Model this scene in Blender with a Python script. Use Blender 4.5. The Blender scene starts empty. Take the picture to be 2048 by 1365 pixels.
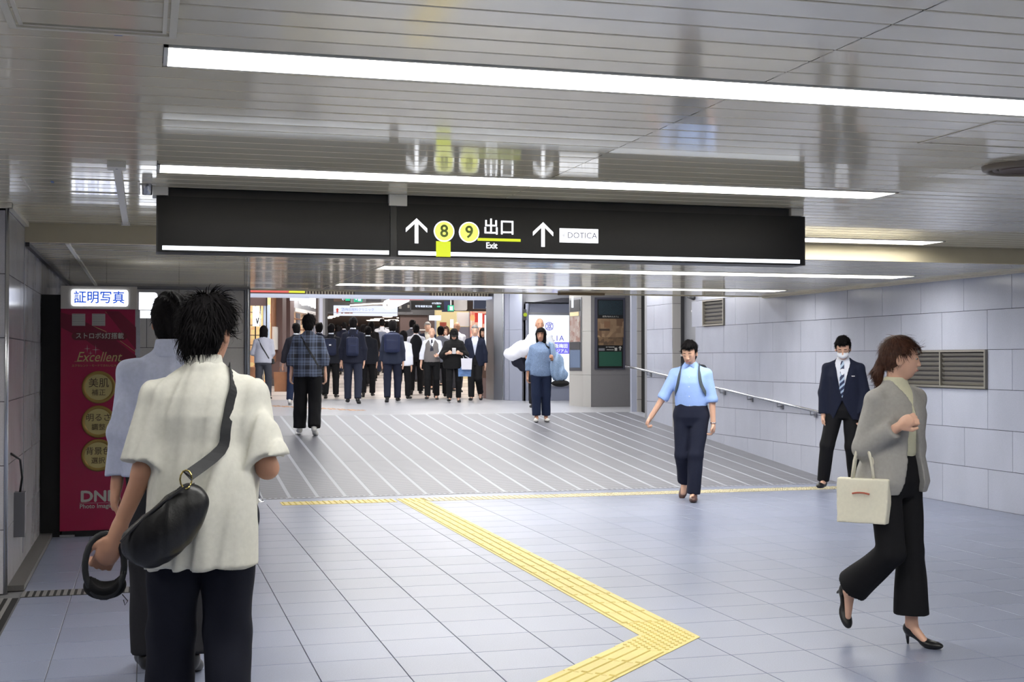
import bpy, math, random
import numpy as np
from mathutils import Vector, Matrix

random.seed(7); rng = np.random.default_rng(7)
S = bpy.context.scene
COL = S.collection

# ------------------------------------------------------------------ camera
CAMH = 1.5
FPX = 2622.9
cam_d = bpy.data.cameras.new('camera'); cam = bpy.data.objects.new('camera', cam_d); COL.objects.link(cam)
cam_d.sensor_width = 36; cam_d.lens = 36 * FPX / 2048; cam_d.clip_end = 200; cam_d.clip_start = .05
YAW, PIT = .2717395, .0141648
cam.location = (0, 0, CAMH); cam.rotation_euler = (math.pi / 2 + PIT, 0, -YAW)
S.camera = cam
# ------------------------------------------------------------------ world, exposure
w = bpy.data.worlds.new('world'); S.world = w; w.use_nodes = True
w.node_tree.nodes['Background'].inputs[0].default_value = (.8, .85, 1, 1)
w.node_tree.nodes['Background'].inputs[1].default_value = .25
S.view_settings.view_transform = 'Standard'; S.view_settings.look = 'None'
S.view_settings.exposure = 0.0; S.view_settings.gamma = 1; S.view_settings.use_curve_mapping = False
LAMP = 18.5            # strength of the ceiling strip lamps
LAMPC = (.93, .96, 1.0)

# camera ray helpers: a pixel of the photo onto a real plane of the place
_f = Vector((math.sin(YAW) * math.cos(PIT), math.cos(YAW) * math.cos(PIT), math.sin(PIT)))
_r = Vector((math.cos(YAW), -math.sin(YAW), 0)); _u = _r.cross(_f)
def ray(px, py): return _f + _r * ((px - 1024) / FPX) - _u * ((py - 682.5) / FPX)
def at(px, py, Y): d = ray(px, py); return Vector((0, 0, CAMH)) + d * (Y / d.y)
def atx(px, py, X): d = ray(px, py); return Vector((0, 0, CAMH)) + d * (X / d.x)
U = .58
def floor_z(Y):
    if Y < 14.35: return 0.
    if Y < 21.6: return .08 * (Y - 14.35)
    if Y < 30.3: return U
    return U + .042 * (min(Y, 42) - 30.3)

# ------------------------------------------------------------------ materials
MATS = {}
def srgb(r, g, b):
    f = lambda c: ((c / 255) / 12.92 if c <= 10 else ((c / 255 + .055) / 1.055) ** 2.4)
    return (f(r), f(g), f(b), 1)
def mat(name, rgb, rough=.6, metal=0, emit=0, noise=0, nscale=20, bump=0, bscale=200, vary=0, coat=0, spec=.5, alpha=1, emc=None):
    if name in MATS: return MATS[name]
    m = bpy.data.materials.new(name); m.use_nodes = True; nt = m.node_tree; b = nt.nodes['Principled BSDF']
    c = srgb(*rgb); b.inputs['Base Color'].default_value = c
    b.inputs['Roughness'].default_value = rough; b.inputs['Metallic'].default_value = metal
    b.inputs['Specular IOR Level'].default_value = spec
    b.inputs['Coat Weight'].default_value = coat; b.inputs['Coat Roughness'].default_value = .08
    if emit:
        b.inputs['Emission Color'].default_value = srgb(*emc) if emc else c; b.inputs['Emission Strength'].default_value = emit
    N = nt.nodes.new; L = nt.links.new
    last = None
    if noise or vary:
        tc = N('ShaderNodeTexCoord'); hs = N('ShaderNodeHueSaturation'); hs.inputs['Color'].default_value = c
        val = None
        if noise:
            n = N('ShaderNodeTexNoise'); n.inputs['Scale'].default_value = nscale; n.inputs['Detail'].default_value = 6
            L(tc.outputs['Object'], n.inputs['Vector'])
            mr = N('ShaderNodeMapRange'); mr.inputs[1].default_value = .3; mr.inputs[2].default_value = .7
            mr.inputs[3].default_value = 1 - noise; mr.inputs[4].default_value = 1 + noise
            L(n.outputs['Fac'], mr.inputs[0]); val = mr.outputs[0]
        if vary:
            oi = N('ShaderNodeObjectInfo'); m2 = N('ShaderNodeMapRange'); m2.inputs[3].default_value = 1 - vary; m2.inputs[4].default_value = 1 + vary
            L(oi.outputs['Random'], m2.inputs[0])
            if val:
                mm = N('ShaderNodeMath'); mm.operation = 'MULTIPLY'; L(val, mm.inputs[0]); L(m2.outputs[0], mm.inputs[1]); val = mm.outputs[0]
            else: val = m2.outputs[0]
        L(val, hs.inputs['Value']); L(hs.outputs[0], b.inputs['Base Color'])
    if bump:
        tc2 = N('ShaderNodeTexCoord'); n2 = N('ShaderNodeTexNoise'); n2.inputs['Scale'].default_value = bscale; n2.inputs['Detail'].default_value = 3
        L(tc2.outputs['Object'], n2.inputs['Vector'])
        bp = N('ShaderNodeBump'); bp.inputs['Strength'].default_value = bump; bp.inputs['Distance'].default_value = .004
        L(n2.outputs['Fac'], bp.inputs['Height']); L(bp.outputs[0], b.inputs['Normal'])
    MATS[name] = m; return m

def granite(name, rgb, rough, vary, speck=.07, blot=.05):
    """speckled stone with slow blotches; world-space so each tile differs"""
    if name in MATS: return MATS[name]
    m = mat(name, rgb, rough); nt = m.node_tree; b = nt.nodes['Principled BSDF']; N = nt.nodes.new; L = nt.links.new
    g = N('ShaderNodeNewGeometry')
    n1 = N('ShaderNodeTexNoise'); n1.inputs['Scale'].default_value = 160; n1.inputs['Detail'].default_value = 2
    n2 = N('ShaderNodeTexNoise'); n2.inputs['Scale'].default_value = 1.6; n2.inputs['Detail'].default_value = 4
    L(g.outputs['Position'], n1.inputs['Vector'])
    mp = N('ShaderNodeMapping'); mp.inputs['Scale'].default_value = (.7, 2.2, 1); L(g.outputs['Position'], mp.inputs['Vector']); L(mp.outputs[0], n2.inputs['Vector'])
    def rng_(src, a, lo=.35, hi=.65):
        r = N('ShaderNodeMapRange'); r.inputs[1].default_value = lo; r.inputs[2].default_value = hi; r.inputs[3].default_value = 1 - a; r.inputs[4].default_value = 1 + a
        L(src, r.inputs[0]); return r.outputs[0]
    oi = N('ShaderNodeObjectInfo')
    a1 = N('ShaderNodeMath'); a1.operation = 'MULTIPLY'; L(rng_(n1.outputs['Fac'], speck), a1.inputs[0]); L(rng_(n2.outputs['Fac'], blot), a1.inputs[1])
    a2 = N('ShaderNodeMath'); a2.operation = 'MULTIPLY'; L(a1.outputs[0], a2.inputs[0]); L(rng_(oi.outputs['Random'], vary, 0, 1), a2.inputs[1])
    hs = N('ShaderNodeHueSaturation'); hs.inputs['Color'].default_value = srgb(*rgb); L(a2.outputs[0], hs.inputs['Value']); L(hs.outputs[0], b.inputs['Base Color'])
    r = N('ShaderNodeMapRange'); r.inputs[1].default_value = .3; r.inputs[2].default_value = .7; r.inputs[3].default_value = rough - .01; r.inputs[4].default_value = rough + .01
    L(n2.outputs['Fac'], r.inputs[0]); L(r.outputs[0], b.inputs['Roughness'])
    return m

M_slat = mat('ceiling_slat_paint', (232, 223, 198), .10, vary=.025, noise=.03, nscale=3, coat=.25)
M_ceilback = mat('ceiling_groove', (44, 36, 26), .95, spec=.1)
M_trim = mat('ceiling_trim', (222, 216, 198), .35)
M_trimw = mat('white_trim', (226, 224, 216), .4)
M_beam = mat('beam_paint', (200, 190, 162), .45, noise=.03, nscale=4)
M_floor = granite('floor_stone', (128, 135, 156), .33, .05, .10, .02)
M_grout = mat('grout', (110, 110, 112), .8)
M_floorup = granite('upper_floor_stone', (165, 166, 172), .3, .0)
M_floorfar = granite('far_floor_stone', (212, 204, 200), .3, .0)
M_wall = granite('wall_stone', (172, 176, 190), .2, .03, .05, .03)
M_walll = granite('wall_stone_left', (176, 174, 178), .16, .03, .05, .04)
M_walld = granite('wall_stone_dark', (176, 174, 172), .2, .03, .04, .03)
M_joint = mat('wall_joint', (74, 72, 76), .9)
M_curb = granite('curb_stone', (92, 90, 88), .5, .0)
M_chrome = mat('steel', (190, 192, 198), .22, 1)
M_brush = mat('brushed_steel', (150, 152, 158), .38, 1)
M_black = mat('black_plastic', (16, 16, 17), .4)
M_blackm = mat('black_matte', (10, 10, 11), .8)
M_lamp = mat('lamp_diffuser', (255, 255, 255), .5, emit=LAMP, emc=(255, 253, 249))
M_white = mat('white_paint', (232, 232, 232), .5)
M_cream = mat('cream_wall', (150, 155, 172), .35)
M_grey = mat('grey_paint', (140, 141, 146), .5)
M_dgrey = mat('dark_grey_paint', (62, 62, 66), .5)
M_mgrey = mat('mid_grey_paint', (110, 110, 116), .5)
M_brown = mat('brown_pillar', (104, 84, 84), .5)
M_dbrown = mat('dark_brown', (60, 46, 38), .6)
M_wood = mat('orange_wood', (170, 120, 88), .5, noise=.2, nscale=6)
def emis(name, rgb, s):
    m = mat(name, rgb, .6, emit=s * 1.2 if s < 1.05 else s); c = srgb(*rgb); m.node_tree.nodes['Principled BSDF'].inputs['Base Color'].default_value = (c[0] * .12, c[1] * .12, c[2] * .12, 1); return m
E_white = emis('lit_white', (250, 250, 255), 1.3)
E_sign = emis('sign_lit_white', (248, 250, 255), 1.9)
E_signb = emis('sign_lit_bar', (240, 246, 255), 2.2)
E_yel = emis('sign_lit_yellow', (226, 240, 40), .75)
E_yelc = emis('sign_lit_pale_yellow', (240, 246, 120), .85)
E_box = emis('lightbox_white', (240, 246, 255), 1.15)
E_purple = emis('lightbox_purple', (134, 128, 250), .75)
E_purt = emis('lightbox_violet_print', (120, 112, 240), .5)
E_green = emis('exit_green', (40, 205, 150), .7)
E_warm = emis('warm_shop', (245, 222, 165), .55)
E_red = emis('lit_red', (245, 70, 60), .55)
E_redp = emis('lit_pale_red', (240, 110, 100), .7)
E_lyel = emis('lit_yellow', (235, 240, 60), .8)

# ------------------------------------------------------------------ mesh helpers
def link(o, parent=None):
    COL.objects.link(o)
    if parent is not None: o.parent = parent
    return o
def ob(name, mesh, parent=None, loc=None, rot=None):
    o = bpy.data.objects.new(name, mesh); link(o, parent)
    if loc is not None: o.location = loc
    if rot is not None: o.rotation_euler = rot
    return o
def tag(o, label=None, cat=None, group=None, kind=None):
    if label: o['label'] = label
    if cat: o['category'] = cat
    if group: o['group'] = group
    if kind: o['kind'] = kind
    return o
def empty(name, loc=(0, 0, 0), label=None, cat=None, group=None, kind=None, rz=0):
    o = bpy.data.objects.new(name, None); link(o); o.location = loc; o.rotation_euler = (0, 0, rz); o.empty_display_size = .1
    return tag(o, label, cat, group, kind)
def pmesh(verts, faces, m, smooth=False):
    me = bpy.data.meshes.new('m'); me.from_pydata([tuple(v) for v in verts], [], faces); me.update()
    if m is not None: me.materials.append(m)
    if smooth: me.polygons.foreach_set('use_smooth', [True] * len(me.polygons))
    return me
BF = [(0, 3, 2, 1), (4, 5, 6, 7), (0, 1, 5, 4), (1, 2, 6, 5), (2, 3, 7, 6), (3, 0, 4, 7)]
def boxv(x0, x1, y0, y1, z0, z1): return [(x0, y0, z0), (x1, y0, z0), (x1, y1, z0), (x0, y1, z0), (x0, y0, z1), (x1, y0, z1), (x1, y1, z1), (x0, y1, z1)]
class MB:
    def __init__(s): s.v = []; s.f = []
    def add(s, v, f):
        n = len(s.v); s.v += [tuple(q) for q in v]; s.f += [tuple(i + n for i in q) for q in f]; return s
    def box(s, x0, x1, y0, y1, z0, z1): return s.add(boxv(x0, x1, y0, y1, z0, z1), BF)
    def obox(s, c, X, Y, w, h, d):
        """box centred on c, w along X, h along Y, d along X x Y"""
        c, X, Y = Vector(c), Vector(X).normalized(), Vector(Y).normalized(); Z = X.cross(Y)
        v = [c + X * (a * w / 2) + Y * (b * h / 2) + Z * (e * d / 2) for e in (-1, 1) for a, b in ((-1, -1), (1, -1), (1, 1), (-1, 1))]
        return s.add(v, BF)
    def bev(s, x0, x1, y0, y1, z0, z1, b):
        """box whose top edge is chamfered by b"""
        v = boxv(x0, x1, y0, y1, z0, z1 - b)[:8]
        v = [(x0, y0, z0), (x1, y0, z0), (x1, y1, z0), (x0, y1, z0), (x0, y0, z1 - b), (x1, y0, z1 - b), (x1, y1, z1 - b), (x0, y1, z1 - b),
             (x0 + b, y0 + b, z1), (x1 - b, y0 + b, z1), (x1 - b, y1 - b, z1), (x0 + b, y1 - b, z1)]
        f = [(0, 3, 2, 1), (0, 1, 5, 4), (1, 2, 6, 5), (2, 3, 7, 6), (3, 0, 4, 7), (4, 5, 9, 8), (5, 6, 10, 9), (6, 7, 11, 10), (7, 4, 8, 11), (8, 9, 10, 11)]
        return s.add(v, f)
    def tube(s, pts, r, n=10, cap=True):
        pts = [Vector(p) for p in pts]; rs = r if isinstance(r, (list, tuple)) else [r] * len(pts); rings = []; ref = None
        for i, p in enumerate(pts):
            t = (pts[min(i + 1, len(pts) - 1)] - pts[max(i - 1, 0)]).normalized()
            a = t.orthogonal().normalized() if ref is None else (ref - t * ref.dot(t)).normalized()
            ref = a; b = t.cross(a)
            rings.append([p + (a * math.cos(2 * math.pi * k / n) + b * math.sin(2 * math.pi * k / n)) * rs[i] for k in range(n)])
        v = [q for R in rings for q in R]; f = []
        for i in range(len(pts) - 1):
            for k in range(n): f.append((i * n + k, i * n + (k + 1) % n, (i + 1) * n + (k + 1) % n, (i + 1) * n + k))
        if cap: f += [tuple(reversed(range(n))), tuple(range((len(pts) - 1) * n, len(pts) * n))]
        return s.add(v, f)
    def prism(s, poly, o, X, Y, d0, d1):
        """polygon (x,y) in the plane (o,X,Y), from depth d0 to d1 along X x Y"""
        o, X, Y = Vector(o), Vector(X).normalized(), Vector(Y).normalized(); Z = X.cross(Y); n = len(poly)
        v = [o + X * a + Y * b + Z * d0 for a, b in poly] + [o + X * a + Y * b + Z * d1 for a, b in poly]
        f = [tuple(reversed(range(n))), tuple(range(n, 2 * n))] + [(i, (i + 1) % n, n + (i + 1) % n, n + i) for i in range(n)]
        return s.add(v, f)
    def lathe(s, prof, n=20, c=(0, 0, 0)):
        v = []; f = []
        for r, z in prof: v += [(c[0] + r * math.cos(2 * math.pi * k / n), c[1] + r * math.sin(2 * math.pi * k / n), c[2] + z) for k in range(n)]
        for i in range(len(prof) - 1):
            for k in range(n): f.append((i * n + k, i * n + (k + 1) % n, (i + 1) * n + (k + 1) % n, (i + 1) * n + k))
        return s.add(v, f)
    def build(s, name, m, parent=None, smooth=False, loc=None, rot=None): return ob(name, pmesh(s.v, s.f, m, smooth), parent, loc, rot)
def box(name, b, m, parent=None): return MB().box(*b).build(name, m, parent)
def circ(r, n=28, cx=0, cy=0): return [(cx + r * math.cos(2 * math.pi * k / n), cy + r * math.sin(2 * math.pi * k / n)) for k in range(n)]
def rrect(w, h, r, n=4):
    o = []
    for cx, cy, a0 in ((w / 2 - r, h / 2 - r, 0), (-w / 2 + r, h / 2 - r, 90), (-w / 2 + r, -h / 2 + r, 180), (w / 2 - r, -h / 2 + r, 270)):
        for k in range(n + 1): a = math.radians(a0 + 90 * k / n); o.append((cx + r * math.cos(a), cy + r * math.sin(a)))
    return o
_tc = bpy.data.curves.new('lettering', 'FONT'); _to = bpy.data.objects.new('lettering', _tc)
def text(body, size, m, parent, o, X=(1, 0, 0), Y=(0, 0, 1), align='CENTER', bold=0, shear=0, sx=1, depth=.002, space=1, name='lettering'):
    _tc.body = body; _tc.size = size; _tc.align_x = align; _tc.align_y = 'CENTER'; _tc.extrude = depth; _tc.offset = 0; _tc.shear = shear
    _tc.space_character = space; _tc.resolution_u = 3
    me0 = _to.to_mesh(); n = len(me0.vertices); co = np.empty(n * 3, np.float32); me0.vertices.foreach_get('co', co); co = co.reshape(-1, 3)
    X, Y = Vector(X).normalized(), Vector(Y).normalized(); Z = X.cross(Y)
    B = np.array([X, Y, Z]); P = (co * [sx, 1, 1]) @ B + np.array(o)
    F_ = [tuple(p.vertices) for p in me0.polygons]; _to.to_mesh_clear(); V_ = P.tolist()
    if bold:      # heavier strokes: the same glyphs laid slightly apart
        V_ = []; G_ = []
        for q, (a, b) in enumerate(((-1, 0), (1, 0), (0, -1), (0, 1))):
            V_ += (P + np.array(X) * a * bold + np.array(Y) * b * bold + np.array(Z) * q * 5e-5).tolist(); G_ += [tuple(i + q * n for i in f) for f in F_]
        F_ = G_
    me = pmesh(V_, F_, m)
    return ob(name, me, parent)

# =================================================================== STRUCTURE
# ---------------- floor: near hall (z=0)
floor = empty('floor', kind='structure')
box('grout_bed', (-4, 8.2, -6, 14.36, -.06, -.006), M_grout, floor)
PX, PY = .4145, .4035
x_lines = [.79 + PX * k for k in range(-12, 19)]; y_lines = [6.135 + PY * k for k in range(-5, 19)]
tile_me = MB().bev(.002, PX - .002, .002, PY - .002, -.03, 0, .0015); tile_mesh = pmesh(tile_me.v, tile_me.f, M_floor)
def inframe(x, y, z=0):
    v = Vector((x, y, z - CAMH)); d = v.dot(_f)
    if d < .5: return False
    px = 1024 + FPX * v.dot(_r) / d; py = 682.5 - FPX * v.dot(_u) / d
    return -60 < px < 2108 and -60 < py < 1425
cells = []
DRX = -.76
for y in y_lines:
    for x in x_lines:
        if x < -.9 or x + PX > 8.3: continue
        if y > 13.62: continue
        vis = any(inframe(a, b) for a in (x, x + PX) for b in (y, y + PY))
        cells.append((not vis, y + .3 * abs(x - 2), x, y))
cells.sort(); rest = MB(); nt_ = 0
for hid, _, x, y in cells:
    xe = min(x + PX, 8.13)
    if not hid and nt_ < 300 and xe == x + PX and x > DRX:
        ob('tile', tile_mesh, floor, (x, y, 0)); nt_ += 1
    else: rest.bev(max(x, -.76) + .002, xe - .002, y + .002, y + PY - .002, -.03, 0, .0015)
tag(rest.build('far_tile', M_floor, floor), kind='stuff')
o = box('outer_paving', (-4, 8.13, -6, y_lines[0] - .002, -.03, 0), M_floor, floor)
box('side_paving', (-4, -.9, y_lines[0], 9, -.03, 0), M_floor, floor)
box('threshold_paving', (-.76, 8.13, 13.78, 14.35, -.03, 0), M_floor, floor)
box('alcove_paving', (-.86, 1.2, 14.35, 16, -.03, 0), M_floor, floor)
# ---------------- ramp
ramp = empty('floor_ramp', kind='structure')
M_rj = mat('ramp_joint', (156, 158, 168), .5)
M_groove = mat('ramp_grooved_stone', (138, 139, 148), .45)
_nt = M_groove.node_tree; _b = _nt.nodes['Principled BSDF']
_g = _nt.nodes.new('ShaderNodeNewGeometry'); _w = _nt.nodes.new('ShaderNodeTexWave'); _w.bands_direction = 'Y'; _w.inputs['Scale'].default_value = 7.5; _w.inputs['Distortion'].default_value = .4; _w.inputs['Detail'].default_value = 1
_nt.links.new(_g.outputs['Position'], _w.inputs['Vector'])
_cr = _nt.nodes.new('ShaderNodeMixRGB'); _cr.inputs[1].default_value = srgb(66, 66, 72); _cr.inputs[2].default_value = srgb(136, 137, 145)
_nt.links.new(_w.outputs['Fac'], _cr.inputs[0]); _nt.links.new(_cr.outputs[0], _b.inputs['Base Color'])
_bp = _nt.nodes.new('ShaderNodeBump'); _bp.inputs['Strength'].default_value = .5; _bp.inputs['Distance'].default_value = .004
_nt.links.new(_w.outputs['Fac'], _bp.inputs['Height']); _nt.links.new(_bp.outputs[0], _b.inputs['Normal'])
def slab(mb, x0, x1, y0, y1, dz0, dz1, zf=floor_z):
    z0, z1 = zf(y0 + 1e-6), zf(y1 - 1e-6)
    v = [(x0, y0, z0 + dz0), (x1, y0, z0 + dz0), (x1, y1, z1 + dz0), (x0, y1, z1 + dz0), (x0, y0, z0 + dz1), (x1, y0, z0 + dz1), (x1, y1, z1 + dz1), (x0, y1, z1 + dz1)]
    return mb.add(v, BF)
slab(MB(), 1.2, 8.4, 14.35, 21.6, -.25, .001).build('joint_bed', M_rj, ramp)
for k in range(23):
    x0 = 1.22 + k * .302
    for y0, y1 in ((14.35, 16.76), (16.77, 19.18), (19.19, 21.6)):
        slab(MB(), x0, min(x0 + .262, 8.12), y0, y1, -.02, .002).build('grooved_paver', M_groove, ramp)
fl2 = empty('floor_upper', kind='structure')
for i in range(11):
    y0 = 21.6 + i * .8
    slab(MB(), 1.2, 10.5, y0 + .004, min(y0 + .797, 30.3), -.2, 0).build('stone_band', M_floorup, fl2)
fl3 = empty('floor_far', kind='structure')
M_farb = granite('far_floor_stone_dark', (176, 168, 166), .3, 0)
yy = 30.3
for i in range(8):
    w_ = 1.5
    slab(MB(), -6, 26, yy, yy + w_ * .78, -.3, 0).build('stone_band', M_floorfar, fl3)
    slab(MB(), -6, 26, yy + w_ * .78, yy + w_, -.3, 0).build('stone_band', M_farb, fl3); yy += w_
slab(MB(), -6, 26, 42.3, 66, -.3, 0).build('stone_band', M_floorfar, fl3)

# ---------------- ceilings
def ceiling(name, z, y0, y1, xs, x_first, lamps, pitch=.168, g0=3.79):
    c = empty(name, kind='structure')
    k0 = math.floor((y0 - g0) / pitch) - 1; ys = [g0 + pitch * k for k in range(k0, k0 + int((y1 - y0) / pitch) + 4)]
    for a in ys:
        b = a + pitch; lo, hi = max(a, y0), min(b, y1)
        if hi - lo < .02: continue
        for i in range(len(xs) - 1):
            segs = [(xs[i], xs[i + 1], lo, hi)]
            for (lx0, lx1, ly0, ly1) in lamps:
                out = []
                for (p, q, r, s) in segs:
                    if s <= ly0 or r >= ly1 or q <= lx0 or p >= lx1: out.append((p, q, r, s)); continue
                    if p < lx0: out.append((p, lx0, r, s))
                    if q > lx1: out.append((lx1, q, r, s))
                    m0, m1 = max(p, lx0), min(q, lx1)
                    if r < ly0: out.append((m0, m1, r, ly0))
                    if s > ly1: out.append((m0, m1, ly1, s))
                segs = out
            for (p, q, r, s) in segs:
                if q - p < .03 or s - r < .015: continue
                t = random.uniform(-.0006, .0006); e = .0022; g = .005
                # bottom faces down: long panel with folded edges
                v = [(p + .002, r + g, z + .016), (q - .002, r + g, z + .016), (q - .002, r + g, z + e), (p + .002, r + g, z + e), (p + .002, r + g + .003, z + t), (q - .002, r + g + .003, z + t),
                     (p + .002, s - g - .003, z - t), (q - .002, s - g - .003, z - t), (p + .002, s - g, z + e), (q - .002, s - g, z + e), (q - .002, s - g, z + .016), (p + .002, s - g, z + .016)]
                f = [(1, 0, 3, 2), (2, 3, 4, 5), (5, 4, 6, 7), (7, 6, 8, 9), (9, 8, 11, 10), (10, 11, 0, 1)]
                ob('slat', pmesh(v, f, M_slat), c)
    return c
LZ = .095
def strip_lamp(x0, x1, y0, y1, z, label, parts=True):
    r = empty('strip_lamp', ((x0 + x1) / 2, (y0 + y1) / 2, z), label, 'ceiling lamp', 'recessed strip lamps of the hall ceiling')
    cx, cy = (x0 + x1) / 2, (y0 + y1) / 2; L_, W = (x1 - x0) / 2, (y1 - y0) / 2; t = .014
    f = MB()
    for a in ((-L_, L_, -W, -W + t), (-L_, L_, W - t, W), (-L_, -L_ + t, -W, W), (L_ - t, L_, -W, W)): f.box(a[0], a[1], a[2], a[3], -.004, LZ + .02)
    f.build('frame', M_trimw, r)
    MB().box(-L_ + t, L_ - t, -W + t, W - t, LZ - .02, LZ).build('diffuser', M_lamp, r)
    return r
UL = [(.05, 4.33, 4.30, 4.60), (.05, 4.33, 6.92, 7.23), (2.1, 6.5, 9.68, 10.02)]
ULb = [(-3.7, -1.25, 4.3, 4.6), (-3.7, -1.25, 6.92, 7.23), (.05, 4.33, 1.7, 2.0), (.05, 4.33, -.9, -.6), (5.2, 8, 1.7, 2.0), (5.2, 8, -.9, -.6)]  # unseen lamps added outside the frame for more light in the hall
ceiling('ceiling', 2.5, 2.0, 10.16, [-4.0, 2.14, 4.12, 6.1, 8.13], None, UL + ULb[:2])
box('ceiling_backing', (-4, 8.3, 2.0, 10.3, 2.63, 2.66), M_ceilback).update_tag()
bpy.data.objects['ceiling_backing']['kind'] = 'structure'
# slats end above dark gap: thin dark bed right above them, cut where the lamps are
bed = MB()
def bed_cut(x0, x1, y0, y1, z, lamps):
    ys = sorted({y0, y1, *[v for l in lamps for v in l[2:4]]})
    for a, b in zip(ys[:-1], ys[1:]):
        inn = [l for l in lamps if l[2] <= a + 1e-6 and l[3] >= b - 1e-6]
        xs = [(x0, x1)]
        for l in inn: xs = [s for (p, q) in xs for s in ((p, min(q, max(p, l[0]))), (max(p, min(q, l[1])), q)) if s[1] - s[0] > .01]
        for p, q in xs: bed.box(p, q, a, b, z, z + .01)
bed_cut(-4, 8.2, 2.0, 10.16, 2.517, UL + ULb[:2]); tag(bed.build('ceiling_groove_bed', M_ceilback), kind='structure')
# part of the ceiling behind and above the camera (never in the frame)
rc = MB(); 
ysb = [-6, -.9, -.6, 1.7, 2.0]
for a, b in zip(ysb[:-1], ysb[1:]):
    if (a, b) in ((-.9, -.6), (1.7, 2.0)): rc.box(-4, .05, a, b, 2.5, 2.52).box(4.33, 5.2, a, b, 2.5, 2.52).box(8.0, 8.2, a, b, 2.5, 2.52)
    else: rc.box(-4, 8.2, a, b, 2.5, 2.52)
tag(rc.build('ceiling_rear', M_slat), kind='structure')
names = ['long white strip lamp nearest the camera, running off the right of the picture', 'white strip lamp just in front of the black sign', 'white strip lamp showing right of the black sign, before the beam']
for l, n in zip(UL, names): strip_lamp(*l, 2.5, n)
for l, n in zip(ULb, ['strip lamp in the side passage left of the frame, nearer one', 'strip lamp in the side passage left of the frame, beside the corner', 'strip lamp overhead behind the camera', 'second strip lamp behind the camera', 'strip lamp overhead right of the camera', 'strip lamp behind the camera on the right']): strip_lamp(*l, 2.5, n)
# beam and lower ceiling
bm = tag(MB().box(-.86, 8.13, 10.16, 10.2, 2.36, 2.56).build('trim_1', M_beam), kind='structure')
LL = [(2.08, 7.62, 11.87, 12.3), (2.08, 7.65, 14.72, 15.1)]
bed = MB(); ceiling('ceiling_lower', 2.36, 10.2, 16.3, [-.86, 2.05, 4.9, 8.13], None, LL, pitch=.168, g0=10.2)
bed_cut(-.9, 8.2, 10.2, 16.3, 2.377, LL); tag(bed.build('ceiling_lower_bed', M_ceilback), kind='structure')
strip_lamp(*LL[0], 2.36, 'upper of the two thin strip lamps beneath the black sign, on the low ceiling')
strip_lamp(*LL[1], 2.36, 'lowest strip lamp, at the far edge of the low ceiling')
tag(MB().box(-.86, 8.6, 16.3, 16.36, 2.352, 3.2).build('trim_2', M_beam), kind='structure')
tag(box('ceiling_upper_landing', (-.9, 12.2, 16.36, 29.2, 3.14, 3.2), M_white), kind='structure')
for i, y in enumerate((17.8, 20.3, 22.8, 25.3, 27.8)):  # out-of-view lamps added to light the landing
    r = empty('strip_lamp', (4.9, y, 3.13), 'strip lamp over the upper landing, %s from the ramp' % ('first', 'second', 'third', 'fourth', 'fifth')[i], 'ceiling lamp', 'lamps over the upper landing')
    box('diffuser', (-2.6, 3.2, -.15, .15, -.02, 0), M_lamp, r)

# ---------------- right wall
XR = 8.13
wr = empty('wall_right', kind='structure')
bk = MB(); bk.box(XR + .02, XR + .3, -6, 18.67, 0, 2.5).box(XR + .02, XR + .3, 16.3, 18.67, 2.5, 3.2).box(XR + .02, XR + .12, 19.58, 20.72, 0, 3.2).build('backing', M_joint, wr)
TP = .78
gr = [(11.40, 12.96, 1.2, 1.6), (17.60, 18.36, 2.0, 2.4)]
for row in range(0, 8):
    z0, z1 = .4 * row, .4 * row + .4; off = 11.40 if row % 2 == 0 else 11.01
    ztop = 2.35
    k = -14
    while True:
        a = off + TP * k; b = a + TP; k += 1
        if a > 20.7: break
        if b < 8.3: continue
        zt = z1 if a > 16.2 else min(z1, 2.37)
        if zt - z0 < .05: continue
        if any(a < g[1] - .02 and b > g[0] + .02 and z0 > g[2] - .05 and z0 < g[3] - .05 for g in gr):
            # clip the tile to what is left beside the grille
            g = [g for g in gr if a < g[1] - .02 and b > g[0] + .02 and z0 > g[2] - .05][0]
            for (p, q) in ((a, min(b, g[0])), (max(a, g[1]), b)):
                if q - p > .04: MB().box(XR, XR + .02, p + .0025, q - .0025, z0 + .0025, zt - .0025).build('tile', M_wall, wr)
            continue
        for (p, q) in ((a, min(b, 18.67)), (max(a, 19.58), min(b, 20.7))):
            if q - p > .04: MB().box(XR, XR + .02, p + .0025, q - .0025, z0 + .0025, zt - .0025).build('tile', M_wall, wr)
box('near_cladding', (XR, XR + .02, -6, 8.3, 0, 2.37), M_wall, wr)
# doorway recess
box('recess_panel', (XR + .2, XR + .22, 18.6, 19.7, .3, 3.2), M_grey, wr)
for z in (0.4, .8, 1.2, 1.6, 2.0, 2.4, 2.8): box('tile', (XR, XR + .14, 19.575, 19.595, z + .003, z + .397), M_walld, wr)
box('recess_jamb', (XR + .14, XR + .24, 19.57, 19.6, .3, 3.2), M_dgrey, wr)
box('end_panel', (XR + .0, XR + .3, 20.7, 20.8, .4, 3.2), M_grey, wr)
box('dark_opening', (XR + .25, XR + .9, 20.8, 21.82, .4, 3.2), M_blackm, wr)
tg = empty('trim_3', kind='structure')   # cove where wall and ceiling meet
box('cove', (XR - .05, XR + .03, 10.2, 16.3, 2.335, 2.36), M_trim, tg); box('cove', (XR - .04, XR + .03, -6, 10.2, 2.37, 2.5), M_trim, tg)
box('cove', (XR - .1, XR - .06, 10.2, 16.3, 2.35, 2.36), M_trim, tg)
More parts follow.
